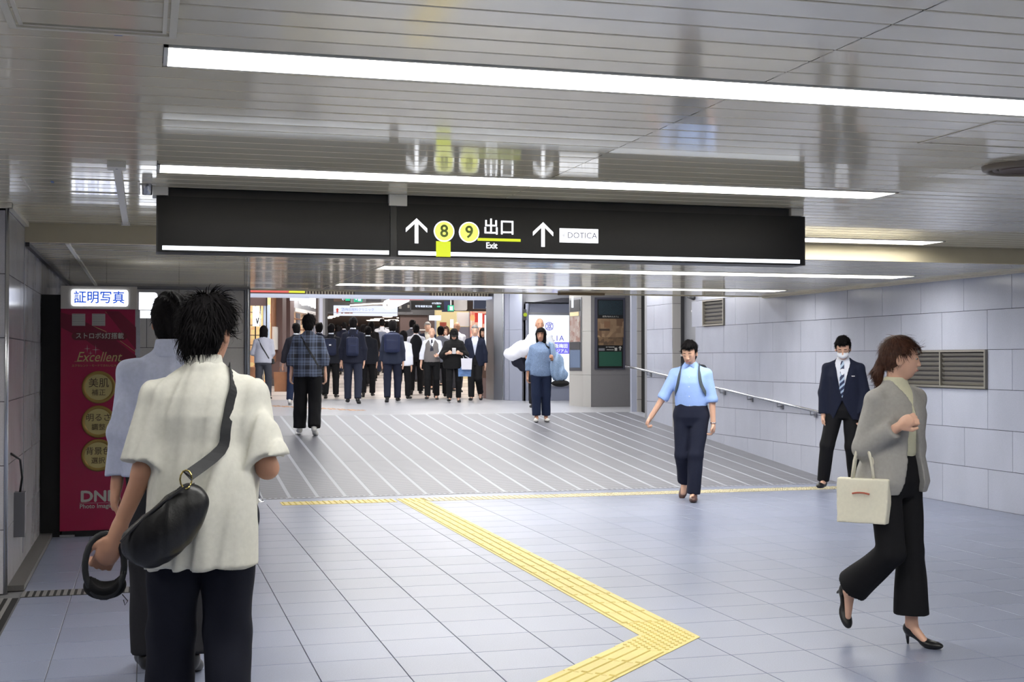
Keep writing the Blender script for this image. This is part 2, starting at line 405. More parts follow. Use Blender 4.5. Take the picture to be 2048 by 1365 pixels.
# ---------------- jamb pillar at the ramp head
jp = empty('wall_jamb', kind='structure')
for z in [.4 * k for k in range(1, 8)]:
    MB().prism([(8.30, 21.6), (8.43, 21.6), (8.43, 21.85), (8.30, 21.85)], (0, 0, 0), (1, 0, 0), (0, 1, 0), z + .003, z + .397).build('tile', M_walld, jp)
MB().prism([(8.22, 21.66), (8.30, 21.62), (8.30, 21.8), (8.245, 21.8)], (0, 0, 0), (1, 0, 0), (0, 1, 0), .5, 3.2).build('light_edge', M_cream, jp)
box('dark_frame', (8.43, 8.52, 21.65, 21.75, .5, 3.2), M_dgrey, jp)
# ---------------- left wall
XL = -.86
wl = empty('wall_left', kind='structure')
box('backing', (XL - .3, XL - .02, 8.98, 16.2, 0, 2.56), M_joint, wl)
ycuts = [9.02, 9.45, 10.10, 10.13, 10.9, 11.72, 12.5, 13.3, 14.1, 14.9, 15.7]
for row in range(7):
    z0, z1 = .41 * row, min(.41 * row + .41, 2.5)
    if z1 - z0 < .03: continue
    cuts = [8.98, 9.55, 10.14, 11.2, 12.0, 12.8, 13.6, 14.4, 15.2, 15.95] if row % 2 else [8.98, 9.9, 10.14, 10.8, 11.6, 12.4, 13.2, 14.0, 14.8, 15.95]
    for a, b in zip(cuts[:-1], cuts[1:]):
        MB().box(XL - .02, XL, a + .0025, b - .0025, z0 + .0025, z1 - .0025).build('tile', M_walll, wl)
box('expansion_strip', (XL - .01, XL + .004, 10.125, 10.15, .1, 2.36), M_brush, wl)
wlf = empty('wall_left_front', kind='structure')   # turns left at the chrome corner
for row in range(6):
    for k in range(4):
        z0 = .41 * row; z1 = min(z0 + .41, 2.5); x0 = XL - .8 * (k + 1) + (.4 if row % 2 else 0); x1 = min(x0 + .8, XL)
        MB().box(max(x0, -4) + .0025, x1 - .0025, 8.96, 8.98, z0 + .0025, z1 - .0025).build('tile', M_walll, wlf)
box('backing', (-4, XL - .01, 8.98, 9.2, 0, 2.56), M_joint, wlf)
MB().tube([(XL - .005, 8.965, 0), (XL - .005, 8.965, 2.5)], .014, 8).build('corner_rod', M_chrome, wlf, smooth=True)
bl = empty('baseboard_left', kind='structure')
box('curb', (XL, -.76, 9.07, 11.9, 0, .035), M_curb, bl)
tl = empty('trim_4', kind='structure')
box('cove', (XL, XL + .03, 8.9, 10.16, 2.47, 2.5), M_trim, tl); box('cove', (XL, XL + .03, 10.2, 15.9, 2.33, 2.36), M_dgrey, tl); box('cove', (XL + .28, XL + .31, 10.2, 15.9, 2.352, 2.36), M_trimw, tl)
box('cove', (-4, XL + .03, 8.92, 8.96, 2.47, 2.5), M_trim, tl)
tag(box('wall_outer_left', (-4.2, -4, -6, 9, 0, 2.5), M_walll), kind='structure'); tag(box('wall_rear', (-4, 8.3, -6.2, -6, 0, 2.5), M_walll), kind='structure')
# ---------------- wall behind the booth, facing the camera
wb = empty('wall_back', kind='structure')
box('backing', (XL, 1.12, 15.93, 16.3, 0, 2.36), M_joint, wb)
for row, z0 in enumerate((0, .39, .8, 1.21, 1.64, 2.06)):
    z1 = (.39, .8, 1.21, 1.64, 2.06, 2.325)[row]; xs = [XL, -.45, .365, 1.12] if row % 2 else [XL, .0, .78, 1.12]
    for a, b in zip(xs[:-1], xs[1:]): MB().box(a + .003, b - .003, 15.91, 15.93, z0 + .003, z1 - .003).build('tile', M_walld, wb)
box('top_rail', (XL, 1.18, 15.88, 15.93, 2.325, 2.36), M_mgrey, wb)
MB().box(1.125, 1.19, 15.9, 16.3, 0, 2.36).build('corner_steel', M_brush, wb)
MB().tube([(1.16, 15.885, 0), (1.16, 15.885, 2.34)], .012, 8).build('corner_rod', M_chrome, wb)
box('side_cladding', (1.13, 1.19, 16.3, 29.0, 0, 3.2), M_cream, wb)

# ---------------- portal at the end of the landing
YP = 29.3
pt = empty('wall_portal', kind='structure')
def pz(py, px=700): return at(px, py, YP).z
box('fascia', (1.1, 8.1, YP + .02, YP + .3, 2.9, 3.3), M_dbrown, pt)
box('light_shelf', (1.1, 8.0, YP - .25, YP + .4, 2.885, 2.945), emis('light_shelf', (225, 232, 255), .55), pt)
xa, xb = at(612, 585, YP).x, at(708, 585, YP).x
M_slatw = mat('pale_brown_slat', (142, 132, 112), .6)
x = xa
while x < 7.9:
    if not (xb < x < at(858, 585, YP).x): box('fascia_slat', (x, x + .032, YP - .02, YP + .02, 2.95, 3.12), M_slatw, pt)
    x += .068
x0, x1 = xb + .01, at(858, 585, YP).x
box('grey_panel', (x0, x1, YP - .03, YP + .02, 2.95, 3.12), M_dgrey, pt)
for px in (722, 734, 749, 772, 790, 805, 819, 827, 836):
    p = at(px, 580, YP); w_ = .035 if px != 749 else .06
    MB().box(p.x - w_, p.x + w_, YP - .05, YP - .03, 3.085, 3.10).build('panel_light', E_white, pt)
sg = empty('shop_band', (3, YP - .06, 2.98), 'red and yellow band of light across the left of the portal top', 'sign')
a, b, c = at(494, 580, YP), at(577, 580, YP), at(609, 580, YP)
box('red_panel', (a.x - 3, b.x - 3, -.03, .03, 0, .13), E_redp, sg); box('yellow_panel', (b.x - 3, c.x - 3, -.03, .03, 0, .1), E_lyel, sg)
# white pillars right of the portal
wp = empty('wall_white_pillar', kind='structure')
xq = [at(p, 700, 28.5).x for p in (985, 1002, 1007, 1025, 1040, 1050)]
MB().prism([(7.62, 28.9), (7.80, 28.75), (7.80, 29.6), (7.62, 29.6)], (0, 0, 0), (1, 0, 0), (0, 1, 0), .5, 3.2).build('steel_jamb', M_brush, wp)
zs = [.58, 1.55, 2.17, 3.2]
for z0, z1 in zip(zs[:-1], zs[1:]):
    MB().prism([(7.81, 28.6), (7.86, 28.45), (7.86, 29), (7.81, 29)], (0, 0, 0), (1, 0, 0), (0, 1, 0), z0 + .002, z1 - .002).build('cladding_panel', M_cream, wp)
    MB().prism([(7.865, 28.44), (8.05, 28.05), (8.05, 29), (7.865, 29)], (0, 0, 0), (1, 0, 0), (0, 1, 0), z0 + .002, z1 - .002).build('cladding_panel', M_cream, wp)
box('dark_edge', (8.055, 8.14, 28.1, 29, .58, 3.2), M_mgrey, wp)
MB().tube([(7.79, 28.7, .58), (7.79, 28.7, 3.1)], .015, 8).build('chrome_edge', M_chrome, wp)
# lightbox wall
lw = empty('wall_lightbox', kind='structure')
box('niche_back', (8.1, 9.6, 28.1, 28.3, .58, 2.75), M_cream, lw)
box('side_panel', (8.14, 8.17, 27.98, 28.1, .58, 2.75), M_cream, lw)
box('panel_joint', (8.1, 8.18, 27.97, 27.99, 1.93, 1.94), M_joint, lw)
MB().prism([(8.1, 2.78), (9.7, 2.78), (9.7, 2.9), (8.95, 2.88), (8.3, 2.78)], (0, 28.0, 0), (1, 0, 0), (0, 0, 1), -.3, 0).build('soffit', M_mgrey, lw)
box('upper_cove', (8.1, 9.7, 28.3, 28.4, 2.75, 3.2), mat('cove_white', (240, 242, 250), .5), lw)
box('side_return', (9.6, 9.75, 24.0, 28.4, .5, 3.2), M_cream, lw)

# pillar with poster frames
pl = empty('wall_poster_pillar', kind='structure')
pts = [(8.14, 24.95), (8.17, 24.2), (8.245, 24.0), (8.245, 25)]
def colz(poly, z0, z1, name, m, par): return MB().prism(poly, (0, 0, 0), (1, 0, 0), (0, 1, 0), z0, z1).build(name, m, par)
zc = [.5, 1.2, 2.05, 3.2]
M_pc = mat('pillar_cream', (178, 176, 172), .35); M_pg = mat('pillar_grey', (118, 116, 118), .4, noise=.03, nscale=60)
for z0, z1 in zip(zc[:-1], zc[1:]):
    colz([(8.14, 24.95), (8.19, 24.25), (8.29, 24.06), (8.29, 25)], z0 + .002, z1 - .002, 'cladding_panel', M_pc, pl)
    box('cladding_panel', (8.292, 9.12, 24.06, 25, z0 + .002, z1 - .002), M_pg, pl); box('cladding_panel', (9.124, 9.7, 24.06, 25, z0 + .002, z1 - .002), M_pg, pl)
box('cladding_core', (8.3, 9.6, 24.07, 25, .5, 3.2), M_joint, pl)

# ---------------- far street: shell
st = empty('wall_far', kind='structure')
box('far_end', (-8, 30, 60, 60.4, .5, 5), mat('far_end_grey', (120, 118, 122), .7, noise=.3, nscale=.5), st)
box('left_end', (-7, -6.8, 30, 60, .5, 5), M_brown, st); 
# left shopfront line, angled away to the right
FA, FB = Vector((3.0, 34.9)), Vector((6.1, 45.0)); FD = (FB - FA).normalized(); FX = (FD.x, FD.y, 0); FN = (FD.y, -FD.x, 0)
def fp(px):
    d = ray(px, 700); # intersection in plan with the facade line
    A = np.array([[d.x, -FD.x], [d.y, -FD.y]]); t, s_ = np.linalg.solve(A, np.array([FA.x, FA.y])); return s_
def fz(px, py):
    s_ = fp(px); Y = FA.y + FD.y * s_; return at(px, py, Y).z
def fpanel(name, px0, px1, z0, z1, m, par, out=0, d=.06):
    s0, s1 = fp(px0), fp(px1); c_ = FA + FD * ((s0 + s1) / 2); off = Vector((FN[0], FN[1])) * out
    return MB().obox((c_.x + off.x, c_.y + off.y, (z0 + z1) / 2), FX, (0, 0, 1), s1 - s0, z1 - z0, d).build(name, m, par)
SH = tag(empty('wall_shopfront'), kind='structure')
fpanel('back_panel', 495, 660, .5, 5, mat('shop_brown_wall', (124, 104, 98), .6), SH, -.35)
fpanel('low_wall', 539, 575, .5, fz(558, 724), M_brown, SH, .12, .3)
fpanel('low_wall_base', 539, 600, .5, fz(558, 757), M_mgrey, SH, .15, .3)
for a_, b_ in ((550, 558), (566, 574)): fpanel('brown_pillar', a_, b_, .6, 4.2, M_brown, SH, .1, .2)
fpanel('notice_board', 558, 566, .9, 4.2, M_wood, SH, 0)
fpanel('poster_wall', 541, 550, .9, 4.2, M_wood, SH, 0)
fpanel('notice', 559, 565, fz(562, 708), fz(562, 657), M_white, SH, .06)
fpanel('notice', 542, 549.5, fz(545, 700), fz(545, 654), M_white, SH, .06)
for yy_ in (662, 670, 678, 686): fpanel('wood_block', 558.5, 565, fz(562, yy_ - 20), fz(562, yy_ - 24), M_dbrown, SH, .05)
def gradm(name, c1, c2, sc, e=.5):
    m = mat(name, (200, 180, 140), .6, emit=e); nt = m.node_tree; b = nt.nodes['Principled BSDF']  # emission e adds a glow, lighting put into the pattern itself
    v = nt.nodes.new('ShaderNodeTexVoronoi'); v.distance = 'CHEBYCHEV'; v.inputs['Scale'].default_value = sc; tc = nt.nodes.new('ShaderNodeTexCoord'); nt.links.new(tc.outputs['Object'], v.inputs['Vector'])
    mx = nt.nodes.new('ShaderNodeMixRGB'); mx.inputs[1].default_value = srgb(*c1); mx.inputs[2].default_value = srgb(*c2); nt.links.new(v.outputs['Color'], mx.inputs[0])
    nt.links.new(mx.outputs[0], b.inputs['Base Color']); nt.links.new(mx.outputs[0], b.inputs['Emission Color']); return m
M_disp = gradm('shop_display_goods', (236, 214, 150), (196, 130, 96), 5)
M_disp2 = gradm('shop_display_books', (240, 225, 190), (150, 90, 60), 8)
# displays: goods on shelves behind glass, shop lighting put in as emission
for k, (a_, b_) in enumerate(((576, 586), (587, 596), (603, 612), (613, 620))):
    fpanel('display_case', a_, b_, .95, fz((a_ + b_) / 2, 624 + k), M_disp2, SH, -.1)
for a_, b_ in ((597, 602), (621, 624), (625, 628), (629, 632)): fpanel('window_column', a_, b_, .95, fz(a_, 627), M_cream, SH, -.05)
for yy_ in (640, 660, 680, 700): fpanel('shelf_edge', 576, 620, fz(598, yy_), fz(598, yy_ - 1.6), M_wood, SH, -.02, .1)
fpanel('light_lintel', 575, 634, fz(600, 628), fz(600, 621), M_white, SH, .12, .2)
fpanel('grey_upper', 574, 634, fz(600, 620), 4.4, M_grey, SH, .05)
# nearer shop on the far left
SH2 = tag(empty('wall_shop_left'), kind='structure')
yq = 33.2
def yp(name, px0, px1, py0, py1, m, par, Y=yq, d=.05):
    p, q = at(px0, py1, Y), at(px1, py0, Y); return MB().box(p.x, q.x, Y, Y + d, p.z, q.z).build(name, m, par)
yp('display', 494, 541, 790, 585, M_disp, SH2, 33.6)
yp('upper_band', 494, 535, 612, 590, M_brown, SH2, 33.1)
for px in (497, 510, 520, 526): yp('window_post', px, px + 1.8, 770, 612, M_dbrown if px < 515 else M_chrome, SH2, 33.3)
for py in (624, 650, 670, 690): yp('shelf', 494, 520, py + 1.5, py, M_dbrown, SH2, 33.25)
yp('blue_glass', 527, 540, 700, 610, mat('pale_blue_panel', (190, 205, 230), .3), SH2, 33.2)
yp('door_rod', 532.4, 533.8, 770, 588, M_blackm, SH2, 33.0)
yp('counter', 494, 512, 800, 735, M_wood, SH2, 32.6, .4)
s1_ = empty('vertical_lightbox', at(512, 652, 32.9), 'small white vertical light box beside the left shop window', 'sign')
p, q = at(505.5, 653, 32.9), at(518.5, 613, 32.9)
MB().box(p.x - s1_.location.x, q.x - s1_.location.x, -.06, .06, p.z - s1_.location.z, q.z - s1_.location.z).build('panel', E_white, s1_)
MB().tube([(.03, -.07, .05), (.06, -.07, .2)], .012, 5).tube([(.03, -.07, .05), (.0, -.07, .18)], .012, 5).build('print', M_dgrey, s1_)
# illuminated shop lettering
c_ = FA + FD * fp(597); off = .35
ss = empty('shop_name_sign', (c_.x, c_.y, fz(597, 604)), 'glowing white shop lettering above the left shop window', 'sign')
zz = fz(597, 604)
t_ = text('めハリ館', 1.0, emis('letter_glow', (255, 255, 255), 2.2), ss, (FN[0] * off, FN[1] * off, 0), FX, (0, 0, 1), 'CENTER', .03, 0, (fp(617) - fp(575)) / 4.1, .04)
t_.scale = (1, 1, .42)
hs_ = empty('hanging_sign', at(599, 597, 33), 'pale blue hanging notice panel in front of the glowing shop lettering', 'sign')
box('panel', (-.24, .24, -.02, .02, -.06, .045), mat('pale_blue_panel', (190, 205, 230), .3), hs_); MB().tube([(0, 0, .04), (0, 0, .35)], .006, 6).build('hanger', M_chrome, hs_)
# grey column in the street
gc = empty('wall_column', kind='structure')
p0, p1 = at(636, 700, 35), at(655, 700, 35)
MB().box(p0.x, p1.x, 35, 35.5, .6, 4).build('column_core', M_grey, gc); MB().box(p0.x + .03, p0.x + .12, 34.97, 35, .6, 4).build('column_stripe', mat('pale_stripe', (190, 195, 215), .4), gc)
MB().box(p1.x - .06, p1.x, 34.97, 35, .6, 4).build('column_edge', M_dgrey, gc)
# far ceilings
fc = empty('ceiling_far', kind='structure')
box('panel', (-6, 26, 29.6, 44, 4.1, 4.2), mat('far_ceiling_grey', (120, 112, 110), .7), fc)
M_wc = mat('brown_ceiling_board', (128, 110, 98), .6)
for i in range(40): box('board', (5, 26, 44 + i * .4, 44 + i * .4 + .34, 3.02, 3.06), M_wc, fc)
box('drop_face', (-6, 26, 43.9, 44, 3.02, 4.2), M_dgrey, fc)
E_dl = emis('downlight_glow', (255, 240, 225), 3)
for px, py in ((655, 637.5), (661, 635.5), (668, 633.5), (742, 642), (750, 640), (758, 638.5), (775, 635), (777, 642), (786, 640.5), (803, 637), (813, 635.2), (772, 648)):
    p = at(px, py, 44); d = ray(px, py); t = (3.0 - CAMH) / d.z; P_ = Vector((0, 0, CAMH)) + d * t
    if P_.y > 59: continue
    r = empty('downlight', (P_.x, P_.y, 3.0), 'small round downlight in the brown far ceiling, %s from the left' % ('first', 'second', 'third', 'fourth', 'fifth', 'sixth', 'seventh', 'eighth', 'ninth', 'tenth', 'eleventh', 'twelfth')[sorted((655, 661, 668, 742, 750, 758, 775, 777, 786, 803, 813, 772)).index(px)], 'ceiling lamp', 'downlights in the far ceiling')
    MB().lathe([(0, 0), (.16, 0), (.19, .02)], 12).build('lens', E_dl, r)
# unseen ceiling panels added above the header line to light the street
for i, (x, y) in enumerate(((4, 32.5), (8, 32.5), (12, 33), (4.5, 38), (9, 38), (13, 38), (8, 42.5), (14, 42.5))):
    r = empty('ceiling_panel_lamp', (x, y, 4.09), 'large ceiling lamp of the shopping street, %s of the %s row' % (('leftmost', 'middle', 'rightmost', 'leftmost', 'middle', 'rightmost', 'left', 'right')[i], ('nearest', 'nearest', 'nearest', 'second', 'second', 'second', 'farthest', 'farthest')[i]), 'ceiling lamp', 'street ceiling lamps')
    box('diffuser', (-1.1, 1.1, -.5, .5, -.03, 0), emis('street_lamp_glow', (255, 248, 240), 20), r)
for i, (x, y) in enumerate(((9, 50), (15, 50), (12, 56))):  # panels added to brighten the back of the hall
    r = empty('ceiling_panel_lamp', (x, y, 3.01), 'flat ceiling lamp deep in the far hall, %s' % ('left of the near pair', 'right of the near pair', 'single one at the back')[i], 'ceiling lamp', 'deep hall ceiling lamps')
    box('diffuser', (-.8, .8, -.3, .3, -.01, 0), emis('far_lamp_glow', (255, 244, 230), 5), r)

# =================================================================== OBJECTS
# ---------------- ventilation grilles in the right wall
def grille(y0, y1, z0, z1, label, panes):
    r = empty('ventilation_grille', (XR, (y0 + y1) / 2, (z0 + z1) / 2), label, 'grille')
    hy, hz = (y1 - y0) / 2, (z1 - z0) / 2; f = MB(); t = .022
    f.box(-.03, .02, -hy, hy, -hz, -hz + t).box(-.03, .02, -hy, hy, hz - t, hz)
    n = panes
    for k in range(n + 1):
        y = -hy + (2 * hy - t) * k / n; f.box(-.03, .02, y, y + t, -hz + t, hz - t)
    f.build('frame', M_grl, r); MB().box(.03, .035, -hy + .01, hy - .01, -hz + .01, hz - .01).build('dark_backing', M_blackm, r)
    nb = 7 if panes == 2 else 6
    for k in range(n):
        a = -hy + t + (2 * hy - t) * k / n; b = a + (2 * hy - t) / n - t
        for j in range(nb):
            z = -hz + t + (2 * hz - 2 * t) * (j + .5) / nb
            MB().obox((.0, (a + b) / 2, z), (0, 1, 0), (.55, 0, -.84), b - a, .034, .004).build('louvre_blade', M_grl, r)
M_grl = mat('grille_metal', (138, 134, 126), .4, .3)
grille(11.40, 12.96, 1.205, 1.6, 'wide two-pane louvred metal grille behind the woman with the tote bag', 2)
grille(17.60, 18.35, 2.005, 2.395, 'small square louvred grille high at the far end of the right wall', 1)
# ---------------- handrails
hr = empty('handrail', (8.05, 14.6, .8), 'steel handrail rising along the right wall beside the ramp', 'handrail')
def rl(p): return (p[0] - 8.05, p[1] - 14.6, p[2] - .8)
MB().tube([rl(q) for q in ((8.12, 14.35, .82), (8.05, 14.4, .825), (8.05, 17.7, 1.085), (8.05, 20.9, 1.345), (8.05, 21.5, 1.38))], .019, 12).build('rail', M_chrome, hr, True)
for y in (14.9, 15.8, 16.7, 17.6, 18.45, 19.7, 20.5):
    z = .825 + (y - 14.4) * .079
    MB().tube([rl((8.05, y, z - .018)), rl((8.05, y, z - .06)), rl((8.13, y, z - .06))], .009, 8).box(.06, .08, y - .03 - 14.6, y + .03 - 14.6, z - .095 - .8, z - .025 - .8).build('bracket', M_brush, hr)
hp = empty('rail_post', (1.13, 14.03, 0), 'steel railing with post at the left foot of the ramp', 'railing')
MB().tube([(0, 0, 0), (0, 0, .78)], .024, 12).build('post', M_chrome, hp, True)
MB().lathe([(.075, 0), (.075, .01), (.03, .02), (.026, .04)], 16).build('base_flange', M_chrome, hp, True)
for a in (-.05, .05): MB().lathe([(.012, .01), (.012, .022), (0, .026)], 8, (a, -.02, 0)).build('bolt', M_chrome, hp)
MB().tube([(0, -.2, .78), (0, 0, .8), (0, 1.85, .95)], .02, 12).tube([(0, 0, .35), (0, 1.85, .5)], .01, 8).build('rail', M_chrome, hp, True)
MB().tube([(0, 1.8, 0), (0, 1.8, .94)], .022, 12).build('post', M_chrome, hp, True)
# ---------------- drains
def drain(x0, x1, y0, y1, label, along):
    r = empty('drain_grate', ((x0 + x1) / 2, (y0 + y1) / 2, 0), label, 'drain'); hx, hy = (x1 - x0) / 2, (y1 - y0) / 2
    box('channel', (-hx, hx, -hy, hy, -.002, .0015), M_blackm, r)
    M = mat('grate_stone', (120, 118, 116), .5)
    if along == 'x':
        n = int((x1 - x0) / .042)
        for k in range(n): a = -hx + k * .042; box('grate_bar', (a, a + .024, -hy + .01, hy - .01, 0, .004), M, r)
    else:
        for k in range(5): a = -hx + .01 + k * (2 * hx - .02) / 5; box('grate_bar', (a, a + .024, -hy, hy, 0, .004), M, r)
drain(-.76, .62, 8.80, 9.03, 'striped drain grate running across the floor in front of the photo booth', 'x')
drain(-1.04, -.77, 6.2, 8.79, 'drain grate running along the floor at the left edge of the picture', 'y')
dg = empty('drain_grate', (4.66, 14.3, 0), 'narrow drain grate crossing the foot of the ramp', 'drain')
box('channel', (-3.46, 3.46, -.05, .045, 0, .0015), M_mgrey, dg)
gb = MB()
for k in range(115): gb.box(-3.45 + k * .06, -3.42 + k * .06, -.045, .04, 0, .004)
tag(gb.build('grate_bars', M_rj, dg), kind='stuff')
# ---------------- tactile paving
M_tac = granite('tactile_yellow', (214, 196, 118), .5, .02, .04, .04)
M_tacp = granite('tactile_faded', (196, 186, 150), .5, .03, .05, .08)
tp = empty('tactile_paving', (2.74, 10.4, 0), 'yellow tactile path of bars and dots crossing the floor and turning at a corner', 'tactile paving')
def bar_tile(m):
    q = MB().box(.002, .298, .002, .298, 0, .003)
    for k in range(4):
        x0 = .022 + k * .0735; q.bev(x0, x0 + .036, .01, .29, .003, .0085, .004)
    return pmesh(q.v, q.f, m)
def dot_grid(q, n, x0, y0, p, r):
    for i in range(n):
        for j in range(n): q.lathe([(r, .003), (r * .75, .008), (0, .008)], 8, (x0 + i * p, y0 + j * p, 0))
    return q
def dot_tile(m, n=5):
    q = MB().box(.002, .298, .002, .298, 0, .003); dot_grid(q, n, .3 / n / 2, .3 / n / 2, .3 / n, .012); return pmesh(q.v, q.f, m)
bt, dt, dtp = bar_tile(M_tac), dot_tile(M_tac), dot_tile(M_tacp)
O = Vector((2.74, 10.4, 0))
y = 7.02
while y < 13.55: ob('bar_tile', bt, tp, Vector((2.585, y, 0)) - O); y += .3
poly = [(2.585, 7.015), (2.585, 6.70), (2.36, 6.475), (2.575, 6.26), (2.885, 6.57), (2.885, 7.015)]
q = MB().prism([(a - 2.74, b - 10.4) for a, b in poly], (0, 0, 0), (1, 0, 0), (0, 1, 0), 0, .003)
q.build('dot_tile', M_tac, tp); q = MB()
def inpoly(x, y, P):
    c = False
    for i in range(len(P)):
        (a, b), (d, e) = P[i - 1], P[i]
        if (b > y) != (e > y) and x < (d - a) * (y - b) / (e - b) + a: c = not c
    return c
for i in range(40):
    for j in range(40):
        x_, y_ = 2.34 + i * .042, 6.24 + j * .042
        if all(inpoly(x_ + s * .013, y_ + t * .013, poly) for s in (-1, 1) for t in (-1, 1)): q.lathe([(.012, .003), (.009, .008), (0, .008)], 8, (x_ - 2.74, y_ - 10.4, 0))
q.build('tactile_dots', M_tac, tp)
for k in range(9):
    b0 = Vector((2.575, 6.26, 0)) + Vector((-.7071, -.7071, 0)) * .302 * k - O
    ob('bar_tile', bt, tp, b0, (0, 0, math.radians(135)))
ts = empty('tactile_strip', (4.66, 13.8, 0), 'faded yellow strip of tactile tiles along the foot of the ramp', 'tactile paving')
x = 1.35
while x < 8.05:
    if not (2.5 < x < 2.8): ob('dot_tile', dtp if x > 2.6 else dt, ts, (x - 4.66, 13.63 - 13.8, 0))
    x += .3
ob('dot_tile', dt, ts, (2.585 - 4.66, 13.63 - 13.8, 0))
# upper landing tactile hint near the left
tu = empty('tactile_strip', (2.3, 23.2, U), 'orange-brown tactile strip on the upper landing at the left', 'tactile paving')
M_to = mat('tactile_orange', (176, 140, 112), .5)
for k in range(6):
    p_ = at(520 + k * 0, 800, 26)
dto = dot_tile(M_to, 4)
for k in range(14): ob('dot_tile', dto, tu, (-.6 + k * .14, 5.2 - k * .3 - 1.0, 0))

# ---------------- big hanging sign
SX0, SX1, SY, SZ0, SZ1 = .06, 4.18, 7.82, 2.122, 2.445
XM = at(787, 450, SY).x
sign = empty('hanging_sign', (2.12, SY, 2.12), 'long black hanging exit sign with lit arrows, numbers and bottom line', 'sign')
def sl(x, z, dy=0): return (x - 2.12, dy, z - 2.12)
M_sb = mat('sign_black_film', (12, 12, 14), .4, spec=.3)
def sbox(name, x0, x1, z0, z1, y0, y1, m): return box(name, (x0 - 2.12, x1 - 2.12, y0, y1, z0 - 2.12, z1 - 2.12), m, sign)
sbox('cabinet', SX0, XM - .022, SZ0, SZ1, 0, .2, M_sb); sbox('cabinet', XM + .022, SX1, SZ0, SZ1, 0, .2, M_sb)
sbox('centre_post', XM - .02, XM + .02, SZ0, SZ1, -.004, .2, M_black)
sbox('head_rail', SX0 + .06, XM - .03, SZ1, 2.497, .02, .18, M_black); sbox('head_rail', XM + .07, SX1 - .1, SZ1, 2.497, .02, .18, M_black)
sbox('mount_cover', XM - .03, XM + .08, 2.43, 2.499, -.02, .18, M_trimw); sbox('mount_cover', SX0 - .03, SX0 + .055, 2.45, 2.499, 0, .18, M_trimw)
sbox('mount_cover', SX1 - .09, SX1, 2.45, 2.499, .0, .18, M_trimw)
sbox('edge_strip', SX0 - .008, SX0, SZ0, SZ1, 0, .2, M_black); sbox('edge_strip', SX1, SX1 + .01, SZ0, SZ1, 0, .2, M_black)
E_bar = E_signb
z1_ = SZ0 + .036; z0_ = SZ0 + .012
ty0, ty1 = at(872, 500, SY).x, at(901, 500, SY).x
sbox('light_line', SX0 + .025, XM - .028, z0_, z1_, -.003, 0, E_bar)
sbox('light_line', XM + .03, ty0, z0_, z1_, -.003, 0, E_bar); sbox('light_line', ty1, SX1 - .03, z0_, z1_, -.003, 0, E_bar)
sbox('yellow_tab', ty0, ty1, z0_ - .006, at(887, 483, SY).z, -.0035, 0, E_yel)
FP = (1, 0, 0); FZ = (0, 0, 1)
def S2(px, py): p = at(px, py, SY); return p.x - 2.12, p.z - 2.12
def sign_arrow(pxc, py0, py1, hw):
    x, zt = S2(pxc, py0); _, zb = S2(pxc, py1); w = (hw / FPX) * SY; s_ = w * .17; t = w * .3
    p = [(0, zt - zb), (w, zt - zb - w * .92), (w, zt - zb - w * 1.3), (s_, zt - zb - w * .5), (s_, 0), (-s_, 0), (-s_, zt - zb - w * .5), (-w, zt - zb - w * 1.3), (-w, zt - zb - w * .92)]
    m = MB(); 
    for P_ in ([p[0], p[7 + 1], p[7], p[6]], [p[0], p[3], p[2], p[1]], [p[0], p[6], p[5], p[4], p[3]]): m.prism(P_, (x, 0, zb), FP, FZ, 0, .0035)
    m.build('lit_arrow', E_sign, sign)
sign_arrow(833, 437, 487, 22); sign_arrow(1086, 445, 494, 22)
for px, py, n in ((888, 463, '8'), (938, 465, '9')):
    x, z = S2(px, py); R_ = 21.5 / FPX * SY
    MB().prism(circ(R_), (x, 0, z), FP, FZ, 0, .004).build('number_ring', E_sign, sign)
    MB().prism(circ(R_ * .9), (x, 0, z), FP, FZ, .004, .005).build('number_disc', E_yelc, sign)
    text(n, .105, mat('sign_number', (96, 112, 40), .6), sign, (x, -.0055, z - .002), FP, FZ, 'CENTER', .002, depth=.0005)
x, z = S2(998, 458); text('出口', .105, E_sign, sign, (x, -.003, z + .004), FP, FZ, 'CENTER', .0009, sx=.98)
x, z = S2(983, 492); text('Exit', .052, E_sign, sign, (x, -.003, z), FP, FZ, 'CENTER', .0007, sx=.9)
a = S2(955, 479); b = S2(1041, 480)
box('yellow_line', (a[0], b[0], -.0035, 0, a[1] - .0085, a[1] + .0085), E_yel, sign)
a = S2(1119, 485); b = S2(1196, 459)
box('white_plate', (a[0], b[0], -.0035, 0, a[1], b[1]), E_sign, sign)
x, z = S2(1163, 472); M_pt = mat('sign_print_grey', (110, 112, 140), .6); text('DOTICA', .052, M_pt, sign, (x + .003, -.0045, z), FP, FZ, 'CENTER', 0, sx=1.0, depth=.0005)
for dx, dz in ((0, .011), (-.008, -.003), (.008, -.003)):
    x, z = S2(1127, 472); m = MB(); m.tube([(x + dx + .007 * math.cos(t), -.0045, z + dz + .007 * math.sin(t)) for t in np.linspace(0, 6.283, 11)], .0012, 4, False); m.build('logo_ring', M_pt, sign)
x, z = S2(1190, 466); mm = MB()
for k in range(8): t = k * math.pi / 4; mm.obox((x + .009 * math.cos(t), -.0045, z + .009 * math.sin(t)), (math.cos(t), 0, math.sin(t)), (-math.sin(t), 0, math.cos(t)), .005, .0015, .0008)
mm.build('logo_rays', M_pt, sign)

